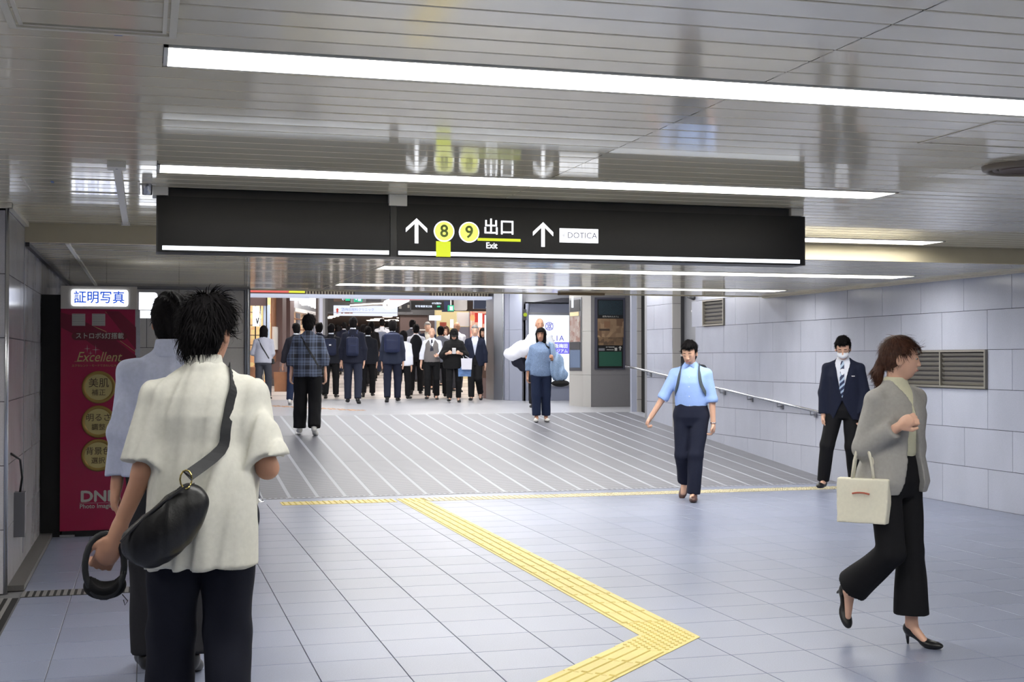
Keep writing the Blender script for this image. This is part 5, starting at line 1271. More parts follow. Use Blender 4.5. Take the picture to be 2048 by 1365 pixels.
M_trN = cloth('trousers_navy', (30, 34, 52)); M_trB = cloth('trousers_black', (20, 20, 23)); M_trG = cloth('trousers_grey', (70, 72, 80)); M_jeans = cloth('jeans_dark', (30, 40, 66))
M_suitN = cloth('suit_navy', (26, 31, 50)); M_suitK = cloth('suit_charcoal', (30, 32, 40)); M_suitG = cloth('suit_grey', (88, 90, 100)); M_shirtW = cloth('shirt_white', (222, 226, 238), .8, .02); M_shirtB = cloth('shirt_blue', (160, 190, 246), .8, .03)
M_leather = mat('black_leather', (18, 18, 20), .35, bump=.2, bscale=90); M_nylon = cloth('nylon_navy', (28, 35, 60), .6); M_strap = mat('strap_black', (22, 24, 28), .6)
M_whites = mat('white_shoe', (214, 212, 208), .5); M_brshoe = mat('brown_shoe', (92, 66, 60), .4)
wk = lambda a, b=None: dict(R=((.03, .28, -1), (0, .1, -1), 4), L=((.03, -.1, -1), (0, -.5, -1), -30)) if a == 'R' else dict(L=((.03, .28, -1), (0, .1, -1), 4), R=((.03, -.1, -1), (0, -.5, -1), -30))
# small strides for figures seen from behind far away
wk2 = lambda a: dict(R=((.04, .15, -1), (0, .0, -1), 0), L=((.04, -.02, -1), (0, -.3, -1), -18)) if a == 'R' else dict(L=((.04, .15, -1), (0, .0, -1), 0), R=((.04, -.02, -1), (0, -.3, -1), -18))

# ---- man in the foreground, cream shirt
FA_ = Fig(1.71, lean=4, head=(32, 8), arms=dict(L=((.17, -.04, -1), (.42, .12, -1), 25), R=((.24, -.12, -1), (-.12, 1, .12), 35)), legs=dict(L=((.06, .12, -1), (.02, -.06, -1), 0), R=((.0, .02, -1), (.0, -.32, -1), -18)), fat=.01)
FA_.handk = 1.12; FA_.palm = {'L': np.array([-.25, 1., 0.])}
shA = FA_.top(da=.028, db=.03, hem=.70, flare=.012, r=(.07, .088, .09), upto=.44, seed=2, amp=.011, sc=38, dirn=(1.2, 1.2, .22), kk=.04)
M_creams = cloth('cream_linen_shirt', (208, 207, 197), .85, .04)
pA = at(407, 900, 4.95); A_ = person('man seen from behind in a cream short-sleeved shirt, nearest the camera', (pA.x, 4.95, 0), 0, FA_, .0075, SKIN2, ('messy', HAIR), top=[(shA, M_creams, 'shirt')], bottom=(FA_.trousers(r=(.108, .088, .082), amp=.005), cloth('trousers_dark_blue', (17, 20, 33)), 'trousers'), shoes=M_whites)
def collar(F, m, root, op=False):
    k = F.k; A = stk(F.o, F.TR, [(1.385 * k, .082 * k, .075 * k, -.014 * k), (1.415 * k, .074 * k, .072 * k, -.012 * k), (1.468 * k, .064 * k, .064 * k, -.014 * k)])
    mesh_sdf(A, .006, m, 'collar', root)
collar(FA_, M_creams, A_)
# his crossbody bag
r = held('shoulder_bag', A_, FA_, 'black leather crossbody bag on the left hip of the man in the cream shirt', 'bag', None)
bc = FA_.tp(-.125, -.21, .87); ang = math.radians(40); Rb = np.array([[math.cos(ang), 0, math.sin(ang)], [0, 1, 0], [-math.sin(ang), 0, math.cos(ang)]])
bag = uni([ell(bc, (.175, .062, .10), Rb), ell(bc - Rb[2] * .02 - Rb[0] * .05, (.12, .07, .09), Rb)], .03); bag = cutf(bag, lambda P: (P - bc) @ Rb[2] - .07)
mesh_sdf(folds(bag, .004, 26, 3), .0075, M_leather, 'bag_body', r)
MB().tube([Vector(bc + Rb[0] * x + Rb[2] * (.066 - x * x * .5) - V3(0, .045, 0)) for x in np.linspace(-.15, .15, 9)], .005, 6).build('zip', mat('zip_dark', (60, 60, 62), .4, .6), r)
MB().tube([Vector(bc + Rb[0] * .15 + Rb[2] * .075 + V3(0, -.03, 0) + V3(.02 * math.cos(t), 0, .02 * math.sin(t) * 1.6)) for t in np.linspace(0, 6.28, 13)], .003, 6).build('ring_buckle', mat('gold_metal', (200, 180, 110), .25, 1), r)
p0 = bc + Rb[0] * .16 + Rb[2] * .08 + V3(0, -.03, 0); pts = [p0]
for x, z in ((.06, 1.12), (.078, 1.20), (.093, 1.29), (.105, 1.35)): pts.append(surfpt(shA, FA_.tp(x, 0, z), -FA_.TR[1], .004))
for x, y, z in ((.11, -.04, 1.42), (.11, .03, 1.42), (.09, .08, 1.38), (.03, .1, 1.2), (-.1, .09, 1.0)): a_ = FA_.tp(x * .6, 0, min(z, 1.36)); b_ = FA_.tp(x, y * 1.4, z + .03); pts.append(surfpt(shA, a_, b_ - a_, .004))
strapt(FA_, pts, .042, M_strap, 'strap', r, .003)
# pouch looped round his left wrist
r = held('wrist_pouch', A_, FA_, 'small black drawstring pouch hanging round the left hand of the man in the cream shirt', 'pouch', None)
wL = FA_.arm['L'][2]; dL = nrm(FA_.arm['L'][3]); pc = wL + dL * .10 + V3(.0, .0, -.005)
mm = MB(); mm.tube([Vector(pc + V3(.068 * math.cos(t), -.012 + .012 * math.sin(t), .112 * math.sin(t) - .012)) for t in np.linspace(-.3, 6.1, 26)], .012, 8); mm.build('loop', M_strap, r, True)
mesh_sdf(folds(sub(ell(pc + V3(.0, .0, -.085), (.074, .042, .05)), ell(pc + V3(0, -.01, -.045), (.05, .06, .05)), .01), .002, 30, 2), .007, cloth('pouch_black', (20, 20, 22)), 'pouch_body', r)
MB().tube([Vector(pc + V3(.06, 0, -.12)), Vector(pc + V3(.08, 0, -.145)), Vector(pc + V3(.07, 0, -.16)), Vector(pc + V3(.065, 0, -.14))], .002, 5).build('drawstring', M_strap, r)

# ---- man behind, blue-grey long sleeves
FB_ = Fig(1.80, lean=2, head=(8, 6), arms=dict(L=((.14, .0, -1), (.12, .1, -1), 20), R=((.15, .1, -1), (.0, .5, -1), 20)), legs=dict(L=((.02, .1, -1), (.0, -.02, -1), 0), R=((.02, .02, -1), (0, -.25, -1), -15)))
shB = FB_.top(da=.022, db=.024, hem=.86, r=(.074, .066, .052), upto=1., seed=5, amp=.010, sc=34, dirn=(1.2, 1.2, .3), kk=.038)
pB = at(338, 1340, 6.5)
B_ = person('man in a pale blue-grey long-sleeved shirt walking between the cream-shirted man and the booth', (pB.x, 6.5, 0), 0, FB_, .010, SKIN2, ('short', HAIR), top=[(shB, cloth('blue_grey_shirt', (176, 182, 204)), 'shirt')], bottom=(FB_.trousers(r=(.106, .08, .072)), cloth('trousers_charcoal', (36, 36, 40)), 'trousers'), shoes=M_black, fingers=True)

collar(FB_, MATS['blue_grey_shirt'], B_)
# ---- woman on the right
FC = Fig(1.575, lean=3, twist=-4, head=(-40, 2), heel=.05, wide=.92, female=True, arms=dict(R=((.12, -.12, -1), (-.22, .9, .62), 60), L=((.12, -.14, -1), (.06, .02, -1), 15)), legs=dict(R=((.02, .16, -1), (.0, -1.15, -.92), -62), L=((.0, .10, -1), (.0, .02, -1), 0)))
M_card = cloth('grey_cardigan', (158, 156, 152), .9, .05); M_blouse = cloth('cream_blouse', (206, 204, 178), .8, .03)
blouse = FC.top(da=.012, db=.02, hem=.98, r=(.046, .044, .04), upto=.3, seed=8, amp=.003)
card = FC.top(da=.034, db=.036, hem=.80, flare=.045, r=(.066, .07, .056), upto=.94, seed=9, amp=.006, sc=24, kk=.03, collar=False, lap=(.062, 1.30, .095, .78))
pC = at(1788, 1200, 6.12)
C_ = person('woman with brown ponytail striding right in grey cardigan, cream blouse and black trousers', (pC.x, 6.12, 0), 131, FC, .0075, SKIN, ('pony', HAIRB), True, top=[(blouse, M_blouse, 'blouse'), (card, M_card, 'cardigan')],
            bottom=(FC.trousers(r=(.098, .078, .072), hem=.9, flare=.098, amp=.003), M_trB, 'trousers'), shoes=M_leather, shoek='pump')
eR = FC.arm['R']; tb = held('tote_bag', C_, FC, 'off-white canvas tote bag with small red print on the ponytailed woman\'s forearm', 'bag', None)
hg = eR[1] + (eR[2] - eR[1]) * .25; al = math.radians(28); BX = np.array([math.cos(al), math.sin(al), 0]) ; BX = np.array([-.42, .91, 0.]); BY_ = np.array([0, 0, 1.]); BN = np.cross(BX, BY_)
bcn = hg + V3(0, -.02, -.30) + nrm(FC.TR[0]) * .05
hx_, hz_ = .135, .115
M_tote = cloth('canvas_offwhite', (222, 218, 200), .85, .03)
tot = Sh(lambda P: np.maximum.reduce([np.abs((P - bcn) @ BX) - (hx_ - .12 * np.abs(np.minimum((P - bcn)[:, 2], 0)) * .6), np.abs((P - bcn)[:, 2]) - hz_, np.abs((P - bcn) @ BN) - (.045 - .3 * ((P - bcn)[:, 2] + hz_) * .35)]), bcn - .2, bcn + .2)
mesh_sdf(folds(tot, .003, 24, 4), .007, M_tote, 'bag_body', tb)
for s_ in (-1, 1):
    MB().tube([Vector(bcn + BX * x + BN * s_ * .012 + V3(0, 0, z)) for x, z in ((-.06, hz_ - .02), (-.045, hz_ + .09), (-.02, .30), (.0, .325), (.02, .30), (.045, hz_ + .09), (.06, hz_ - .02))], .008, 6).build('handle', M_tote, tb, True)
sgn = 1 if True else -1
wn = (world(C_, bcn) - Vector((0, 0, 1.5))); 
import mathutils
a0_ = C_.rotation_euler.z; BNw = Vector((math.cos(a0_) * BN[0] - math.sin(a0_) * BN[1], math.sin(a0_) * BN[0] + math.cos(a0_) * BN[1], 0)); side_ = -1 if BNw.dot(wn) > 0 else 1
MB().tube([Vector(bcn + BX * x + BN * side_ * (.0475) + V3(0, 0, .045 - x * x * 3)) for x in np.linspace(-.045, .045, 8)], .005, 5).build('red_print', mat('print_red', (170, 90, 70), .7), tb)

# ---- man in the light blue shirt
FD_ = Fig(1.72, lean=6, head=(6, 16), arms=dict(R=((.5, .22, -1), (.62, .35, -1), 45), L=((.2, .02, -1), (.06, .16, -1), 25)), legs=dict(R=((.0, .1, -1), (.08, -.95, -1), -50), L=((-.07, .22, -1), (-.06, .03, -1), 0)), fat=.012)
shD = FD_.top(da=.02, db=.022, hem=.93, r=(.06, .06, .05), upto=.56, seed=11, amp=.003, kk=.035)
pD = at(1383, 990, 13.0)
D_ = person('man walking towards the camera in a light blue shirt with rolled sleeves', (pD.x, 13.0, 0), 188, FD_, .0095, SKIN, ('short', HAIR), True, top=[(shD, M_shirtB, 'shirt')], bottom=(FD_.trousers(r=(.104, .08, .07)), M_trN, 'trousers'), shoes=M_brshoe, fingers=True)
q = MB(); 
for sx in (1, -1): q.prism([(0, 0), (sx * .05, -.0), (sx * .045, -.045)] if sx < 0 else [(0, 0), (.045, -.045), (.05, 0)], Vector(surfpt(shD, FD_.tp(0, 0, 1.40), FD_.TR[1], .006)) + Vector((0, 0, .03)), FD_.TR[0], FD_.TR[2], -.004, .004)
q.build('collar', M_shirtB, D_)
for z in (1.3, 1.2, 1.1, 1.0):
    MB().lathe([(.006, 0), (0, .004)], 8).build('button', M_shirtW, D_, loc=Vector(surfpt(shD, FD_.tp(0, 0, z), FD_.TR[1], .002)), rot=(-math.pi / 2, 0, 0))
MB().lathe([(.012, -.012), (.012, .012), (0, .014)], 8, FD_.hp_(.082, .0, -.03)).build('earbud', M_white, D_, True)
backpack(D_, FD_, shD, 'dark grey backpack worn by the man in the light blue shirt', cloth('bag_dark_grey', (44, 50, 56)), mat('strap_grey_green', (70, 80, 86), .7), (.15, .07, .21))
MB().tube([Vector(FD_.arm['L'][2] + nrm(FD_.TR[0]) * .028 * math.cos(t) + nrm(np.cross(FD_.arm['L'][3], FD_.TR[0])) * .028 * math.sin(t)) for t in np.linspace(0, 6.28, 13)], .006, 6).build('watch', M_chrome, D_, True)

# ---- man in navy suit and mask
FE = Fig(1.76, lean=3, head=(-4, 24), arms=dict(R=((.16, .06, -1), (.02, .2, -1), 30), L=((.18, .0, -1), (.02, .35, -1), 30)), legs=dict(R=((.20, .2, -1), (.14, -.22, -1), 0), L=((.0, .05, -1), (-.0, -.6, -1), -40)))
inE = FE.top(da=.014, db=.018, hem=.96, r=(.046, .045, .04), upto=.4, seed=12, amp=.003)
jkE = FE.top(da=.036, db=.034, hem=.76, flare=.012, r=(.066, .066, .054), upto=.97, seed=13, amp=.0045, kk=.03, collar=False, lap=(.085, .98, .10, .76))
pE = at(1688, 980, 13.35)
E_ = person('man in a navy suit with white face mask looking down, by the right wall', (pE.x, 13.35, 0), 186, FE, .0095, SKIN, ('short', HAIR), True, inner=(inE, M_shirtW, 'shirt'), top=[(jkE, M_suitN, 'suit_jacket')], bottom=(FE.trousers(r=(.1, .078, .066)), M_trB, 'trousers'), fingers=True)
mesh_sdf(cutf(ell(FE.hp_(0, .05, -.05), np.array([.064, .062, .05]), FE.HR), lambda P: (lambda q: .01 - q[:, 1])((P - FE.hc) @ FE.HR.T)), .007, mat('mask_white', (236, 238, 245), .8), 'face_mask', E_)
q = MB()
for sx in (1, -1): q.tube([Vector(FE.hp_(sx * (.031 + .019 * math.cos(t)), .100, .002 + .015 * math.sin(t))) for t in np.linspace(0, 6.28, 12)], .0016, 5).tube([Vector(FE.hp_(sx * .05, .098, .004)), Vector(FE.hp_(sx * .078, .0, .0))], .0016, 5)
q.build('glasses', M_dgrey, E_)
M_tie = mat('tie_striped', (70, 80, 110), .6); nt = M_tie.node_tree; wv = nt.nodes.new('ShaderNodeTexWave'); wv.bands_direction = 'DIAGONAL'; wv.inputs['Scale'].default_value = 9; tc = nt.nodes.new('ShaderNodeTexCoord'); nt.links.new(tc.outputs['Object'], wv.inputs['Vector'])
rp = nt.nodes.new('ShaderNodeValToRGB'); rp.color_ramp.elements[0].color = srgb(36, 48, 84); rp.color_ramp.elements[1].color = srgb(170, 190, 215); rp.color_ramp.interpolation = 'CONSTANT'; rp.color_ramp.elements[1].position = .6; nt.links.new(wv.outputs['Fac'], rp.inputs[0]); nt.links.new(rp.outputs[0], nt.nodes['Principled BSDF'].inputs['Base Color'])
def tie(F, inner, root, m, zb=.93):
    q = MB(); P_ = [surfpt(inner, F.tp(0, 0, z), F.TR[1], .006) for z in (1.40, 1.37, 1.2, 1.05, zb + .03, zb)]; W = (.012, .02, .026, .034, .038, .002); n = nrm(F.TR[1])
    v = []; f = []
    for p, w_ in zip(P_, W): v += [p - F.TR[0] * w_, p + F.TR[0] * w_, p + F.TR[0] * w_ + n * .008, p - F.TR[0] * w_ + n * .008]
    for i in range(5):
        for j in range(4): f.append((i * 4 + j, i * 4 + (j + 1) % 4, i * 4 + 4 + (j + 1) % 4, i * 4 + 4 + j))
    return q.add(v, f).build('tie', m, root)
tie(FE, inE, E_, M_tie, .86)
MB().obox(Vector(surfpt(jkE, FE.tp(-.11, 0, 1.24), FE.TR[1], .004)), Vector(FE.TR[0]), Vector(FE.TR[2]), .05, .008, .004).build('pocket_square', M_white, E_)
for sx in (1, -1): MB().add([Vector(surfpt(jkE, FE.tp(sx * x, 0, z), FE.TR[1], .005 + o_)) for x, z, o_ in ((.085, 1.38, 0), (.125, 1.22, 0), (.02, 1.0, 0), (.085, 1.38, .004), (.125, 1.22, .004), (.02, 1.0, .004))], [(0, 1, 2), (3, 5, 4), (0, 3, 4, 1), (1, 4, 5, 2), (2, 5, 3, 0)]).build('lapel', M_suitN, E_)

# ---- plaid shirt man on the ramp
FG = Fig(1.73, lean=4, head=(0, 14), arms=dict(L=((.2, .0, -1), (.1, .12, -1), 30), R=((.2, .0, -1), (.1, .12, -1), 30)), legs=dict(L=((.06, .12, -1), (.02, 0, -1), 0), R=((.02, .02, -1), (-.0, -.35, -1), -25)), fat=.012)
M_plaid = mat('plaid_cloth', (44, 50, 66), .85); nt = M_plaid.node_tree; tc = nt.nodes.new('ShaderNodeTexCoord'); last = None
cols = []
for d_, sc_ in (('X', 1.9), ('Z', 1.9), ('X', 3.8), ('Z', 3.8)):
    wv = nt.nodes.new('ShaderNodeTexWave'); wv.bands_direction = d_; wv.inputs['Scale'].default_value = sc_; wv.inputs['Distortion'].default_value = .6; nt.links.new(tc.outputs['Object'], wv.inputs['Vector'])
    r_ = nt.nodes.new('ShaderNodeMapRange'); r_.inputs[1].default_value = .78; r_.inputs[2].default_value = .95; nt.links.new(wv.outputs['Fac'], r_.inputs[0]); cols.append(r_.outputs[0])
sm_ = cols[0]
for c_ in cols[1:]: ad = nt.nodes.new('ShaderNodeMath'); ad.operation = 'ADD'; nt.links.new(sm_, ad.inputs[0]); nt.links.new(c_, ad.inputs[1]); sm_ = ad.outputs[0]
rp = nt.nodes.new('ShaderNodeValToRGB'); rp.color_ramp.elements[0].color = srgb(28, 30, 40); rp.color_ramp.elements[1].color = srgb(110, 122, 148); rp.color_ramp.elements[1].position = 1.0
dv = nt.nodes.new('ShaderNodeMath'); dv.operation = 'MULTIPLY'; dv.inputs[1].default_value = .4; nt.links.new(sm_, dv.inputs[0]); nt.links.new(dv.outputs[0], rp.inputs[0]); nt.links.new(rp.outputs[0], nt.nodes['Principled BSDF'].inputs['Base Color'])
shG = FG.top(da=.034, db=.034, hem=.78, flare=.015, r=(.088, .088, .07), upto=.72, seed=21, amp=.005, kk=.038)
pG = at(616, 860, 19.25)
G_ = person('man in a dark blue plaid overshirt and black trousers walking away up the ramp', (pG.x, 19.25, floor_z(19.3)), 4, FG, .012, SKIN, ('messy', HAIR), top=[(shG, M_plaid, 'shirt')], bottom=(FG.trousers(r=(.118, .096, .094), amp=.005), M_trB, 'trousers'), shoes=M_whites, fingers=True)
r = held('bag_strap', G_, FG, 'thin dark shoulder strap across the back of the man in the plaid shirt', 'bag', None); r.name = 'sling_bag'
strapt(FG, [surfpt(shG, FG.tp(x, 0, z), -FG.TR[1], .003) for x, z in ((-.1, 1.36), (-.04, 1.26), (.03, 1.14), (.1, 1.03), (.15, .93))], .03, M_strap, 'strap', r, .003)
mesh_sdf(rbx(FG.tp(.2, .04, .88), (.03, .09, .07), .02, FG.TR), .012, M_strap, 'bag_body', r)

# ---- woman in blue blouse with bags, and the man with the white bundle behind her
FH = Fig(1.52, lean=0, head=(14, 2), wide=.95, fat=.022, arms=dict(R=((.24, .0, -1), (.1, .05, -1), 25), L=((.16, -.06, -1), (-.05, .9, .35), 60)), legs=dict(R=((.0, .12, -1), (.0, .02, -1), 0), L=((.0, .02, -1), (.02, -.12, -1), 0)))
shH = FH.top(da=.034, db=.036, hem=.80, flare=.015, r=(.062, .062, .052), upto=.8, seed=31, amp=.004, kk=.038)
pH = at(1082, 838, 20.5)
H_ = person('woman in a speckled blue blouse and navy trousers walking down towards the ramp with bags', (pH.x, 20.5, floor_z(20.45)), 176, FH, .012, SKIN2, ('bob', HAIR), True, top=[(shH, mat('speckled_blue_cloth', (120, 142, 176), .85, noise=.3, nscale=90), 'blouse')], bottom=(FH.trousers(r=(.112, .09, .08), hem=.93), M_jeans, 'trousers'), shoes=M_whites, fingers=True)
r = held('shopping_bag', H_, FH, 'crumpled pale blue bag with jacket slung at the left side of the woman in blue', 'bag', None)
c = FH.tp(-.30, .08, .98); mesh_sdf(folds(uni([ell(c, (.12, .09, .22)), ell(c + V3(-.05, 0, -.12), (.12, .09, .13)), cap(c + V3(.05, 0, .2), c + V3(.1, .0, .38), .06, .03)], .04), .016, 22, 3), .014, cloth('pale_blue_bag', (140, 164, 196), .7, .2), 'bag_body', r)
mesh_sdf(folds(ell(c + V3(-.05, .0, -.27), (.15, .08, .055)), .006, 20, 2), .014, M_blackm, 'dark_bundle', r)
q = FH.tp(-.1, .0, 1.38); strapt(FH, [surfpt(shH, FH.tp(-.06, 0, 1.36), np.array(d_), .004) for d_ in ((-.4, -.6, .6), (-.5, .1, 1), (-.5, .7, .6), (-.6, 1, 0), (-1, .8, -.5))], .035, M_strap, 'strap', r, .004)
FI = Fig(1.68, lean=0, head=(-14, 4), fat=.05, wide=1.08, arms=dict(R=((.5, .1, -1), (-.25, .8, -.45), 50), L=((.25, .0, -1), (-.2, .8, -.1), 50)), legs=dict(R=((.05, .1, -1), (.02, -.02, -1), 0), L=((.02, .0, -1), (.02, -.25, -1), -15)))
shI = FI.top(da=.03, db=.03, hem=.80, flare=.01, r=(.088, .095, .09), upto=.42, seed=33, amp=.004, kk=.038)
pI = at(1079, 815, 23.6)
I_ = person('stocky bald man in a grey T-shirt carrying a white bundle, behind the woman in blue', (pI.x, 23.6, U), 186, FI, .014, SKIN2, ('bald', mat('shaved_hair', (86, 74, 68), .8)), True, top=[(shI, cloth('light_grey_tee', (196, 200, 208)), 'shirt')], bottom=(FI.trousers(r=(.118, .094, .084)), M_trB, 'trousers'))
r = held('bundle', I_, FI, 'big white soft bundle clasped under the right arm of the bald man', 'bundle', None)
c = FI.tp(.26, .22, 1.10); mesh_sdf(folds(uni([ell(c, (.20, .14, .16)), ell(c + V3(.2, -.02, -.1), (.17, .12, .13))], .06), .012, 16, 3), .016, mat('white_bedding', (226, 228, 238), .8), 'bedding', r)
r = held('bundle', I_, FI, 'dark crumpled bag hanging below the white bundle of the bald man', 'bag', None)
mesh_sdf(folds(uni([ell(FI.tp(.34, .15, .86), (.15, .1, .11)), ell(FI.tp(.26, .15, .76), (.1, .08, .1))], .04), .012, 20, 6), .016, cloth('dark_navy_bag', (28, 30, 44)), 'bag_body', r); r.name = 'dark_bag'

# ---- the crowd on the upper landing and in the street
def crowd(label, px, py_head, Y, H, alpha, torso='suit', mt=M_suitK, mb=M_trB, hair=('short', HAIR), face=False, step='R', lean=2, head=(0, 4), arms=None, legs=None, inner=True, skin=SKIN, shoes=M_black, fat=0, wide=1., h=.018, hem=None, **kw):
    p = at(px, 700, Y); z = floor_z(Y); F = Fig(H, lean=lean, head=head, fat=fat, wide=wide, arms=arms, legs=legs or wk2(step))
    tops = []; inn = None; sd = int(px)
    if torso == 'suit':
        back = face is False
        j = F.top(da=.036, db=.034, hem=hem or .76, flare=.01, r=(.066, .066, .056), upto=.95, seed=sd, amp=.004, kk=.03, collar=back, lap=None if back else (.08, 1.0, .09, .76))
        if not back: inn = (F.top(da=.014, db=.02, hem=.95, r=(.044, .044, .04), upto=.3, seed=sd, amp=.002), kw.get('mi', M_shirtW), 'shirt')
        else: inn = (stk(F.o, F.TR, [(1.42 * F.k, .062 * F.k, .06 * F.k, -.012 * F.k), (1.475 * F.k, .058 * F.k, .058 * F.k, -.01 * F.k)]), M_shirtW, 'collar')
        tops = [(j, mt, 'jacket')]
    elif torso == 'shirt': tops = [(F.top(da=.024, db=.026, hem=hem or .9, r=(.062, .064, .054), upto=kw.get('upto', .95), seed=sd, amp=.004, kk=.038), mt, 'shirt')]
    elif torso == 'vest':
        inn = (F.top(da=.016, db=.02, hem=.92, r=(.062, .064, .054), upto=.92, seed=sd, amp=.004, kk=.038), M_shirtW, 'shirt')
        v = F.top(da=.028, db=.03, hem=.86, r=(.03, .03, .03), upto=.1, seed=sd, amp=.003, collar=False); k = F.k
        v = cutf(v, lambda P: (lambda q: np.abs(q[:, 0]) - .155 * k - .03 * np.clip((1.2 * k - q[:, 2]) * 8, 0, 1))((P - F.o) @ F.TR.T)); 
        if face: v = F.lapel_open(v, .07, 1.16, 0.0, .8)
        tops = [(v, mt, 'vest')]
    elif torso == 'puffer': tops = [(F.top(da=.055, db=.055, hem=.8, r=(.1, .095, .075), upto=.93, seed=sd, amp=.008, kk=.06), mt, 'jacket')]
    elif torso == 'dress':
        k = F.k; tops = [(F.top(da=.045, db=.04, hem=.74, flare=.05, r=(.09, .1, .07), upto=.8, seed=sd, amp=.006, kk=.06, collar=False), mt, 'tunic')]
    o = person(label, (p.x, Y, z), alpha, F, h, skin, hair, face, top=tops, inner=inn, bottom=(F.trousers(r=kw.get('tr', (.1, .08, .07)), seed=sd), mb, 'trousers'), shoes=shoes)
    return o, F, tops[0][0]
hang = dict(L=((.14, .0, -1), (.06, .1, -1), 20), R=((.14, .0, -1), (.06, .1, -1), 20))
o, F, t = crowd('woman in light grey sweater with black crossbody strap at the left of the portal', 527, 652, 30.0, 1.66, 10, 'shirt', cloth('light_grey_knit', (188, 190, 202)), M_trG, ('bob', HAIR), arms=dict(L=((.3, .1, -1), (-.2, 1, .1), 30), R=((.12, 0, -1), (-.2, 1, 0), 30)), hem=.82, fat=.02, wide=1.05)
r = held('crossbody_bag', o, F, 'small black bag and strap of the woman in the light grey sweater', 'bag', None)
strapt(F, [surfpt(t, F.tp(x, 0, z), -F.TR[1], .004) for x, z in ((-.1, 1.36), (-.03, 1.22), (.05, 1.08), (.14, .92))], .025, M_strap, 'strap', r, .004); mesh_sdf(rbx(F.tp(.2, .03, .86), (.03, .08, .06), .02, F.TR), .016, M_strap, 'bag_body', r)
o, F, t = crowd('person in dark clothes with a paper bag, half hidden left of the plaid-shirted man', 592, 645, 26.9, 1.64, 14, 'suit', cloth('dark_coat', (40, 40, 48)), M_jeans, ('short', HAIR), arms=dict(L=((.3, .05, -1), (.2, .15, -1), 30), R=hang['R']), head=(-30, 4), shoes=M_whites)
r = held('paper_bag', o, F, 'brown paper carrier bag held at the left of the plaid-shirted man', 'bag', None)
w_ = F.arm['L'][2]; c = w_ + V3(-.04, .06, -.36); q = MB(); q.prism([(-.13, -.2), (.13, -.2), (.15, .2), (-.15, .2)], Vector(c) + Vector((0, .07, 0)), (1, 0, 0), (0, 0, 1), 0, .14); q.build('bag_body', mat('kraft_paper', (170, 118, 84), .75, noise=.08, nscale=8), r)
MB().tube([Vector(c + V3(x, 0, z)) for x, z in ((-.06, .2), (-.04, .3), (.04, .3), (.06, .2))], .006, 5).build('handle', mat('kraft_handle', (150, 100, 70), .7), r)
crowd('curly-haired person in a navy jacket just right of the plaid-shirted man', 638, 648, 31.7, 1.72, 6, 'suit', M_suitN, M_trN, ('messy', HAIR), step='L')
o, F, t = crowd('man in a dark suit with a navy backpack with a small white tag', 662, 650, 30.6, 1.72, 8, 'suit', M_suitK, M_trB, arms=hang)
bp_ = backpack(o, F, t, 'navy backpack with a small white tag on the back of a dark-suited man', M_nylon, M_strap, (.15, .07, .2), 1.14)
MB().obox(Vector(surfpt(t, F.tp(0.02, 0, 1.18), -F.TR[1], .165)), Vector(F.TR[0]), Vector(F.TR[2]), .05, .03, .006).build('white_tag', M_white, bp_)
o, F, t = crowd('tall man in black suit with a drooping navy backpack, clearest of the crowd', 706, 637, 27.2, 1.78, 4, 'suit', cloth('suit_black_blue', (24, 27, 42)), cloth('trousers_slate', (38, 42, 58)), arms=dict(L=((.22, .0, -1), (.0, .15, -1), 30), R=((.2, 0, -1), (-.02, .15, -1), 30)), h=.014, fingers=True) if False else crowd('tall man in black suit with a drooping navy backpack, clearest of the crowd', 706, 637, 27.2, 1.78, 4, 'suit', cloth('suit_black_blue', (24, 27, 42)), cloth('trousers_slate', (38, 42, 58)), arms=dict(L=((.22, .0, -1), (.0, .15, -1), 30), R=((.2, 0, -1), (-.02, .15, -1), 30)), h=.014, step='L')
backpack(o, F, t, 'drooping navy backpack on the tall man in the black suit', M_nylon, cloth('strap_navy', (50, 58, 90)), (.13, .06, .2), 1.09)
crowd('man in charcoal suit close behind the tall man with the drooping backpack', 736, 657, 31.0, 1.66, 2, 'suit', M_suitK, M_trB, step='R')
crowd('dark-haired person in a black coat deeper in the crowd, right of the tall man', 727, 650, 34.6, 1.64, 0, 'suit', M_suitK, M_trB, ('messy', HAIR))
crowd('woman with long dark hair in a black coat ahead in the crowd', 742, 643, 37.0, 1.70, 4, 'suit', cloth('black_coat', (22, 20, 22)), M_trB, ('long', HAIR))
o, F, t = crowd('man in a white shirt with pale backpack straps, ahead in the crowd', 764, 640, 40.5, 1.74, 2, 'shirt', M_shirtW, M_trN, arms=hang)
backpack(o, F, t, 'grey backpack of the man in the white shirt', cloth('bag_grey_blue', (110, 118, 140)), mat('strap_grey', (120, 122, 130), .7), (.15, .07, .2), 1.08, h=.02)
o, F, t = crowd('man in a blue-grey suit with a large quilted backpack, centre of the crowd', 785, 645, 27.9, 1.74, 2, 'suit', cloth('suit_blue_grey', (38, 44, 62)), M_trN, ('messy', HAIR), arms=hang, h=.015)
backpack(o, F, t, 'large quilted dark blue backpack in the centre of the crowd', cloth('nylon_dark_blue', (32, 40, 70), .5), cloth('strap_navy', (50, 58, 90)), (.17, .08, .21), 1.2)
crowd('woman in a white blouse with dark hair partly behind the quilted backpack', 806, 667, 29.6, 1.56, 20, 'shirt', M_shirtW, M_trB, ('bob', HAIR), hem=.8)
crowd('broad man in a grey suit ahead in the crowd', 824, 641, 36.5, 1.76, 6, 'suit', M_suitG, M_trG, fat=.03, wide=1.08, head=(20, 10))
crowd('man in a black vest over white sleeves seen from behind', 832, 648, 31.6, 1.71, 0, 'vest', cloth('vest_black', (26, 28, 34)), M_trB, arms=hang)
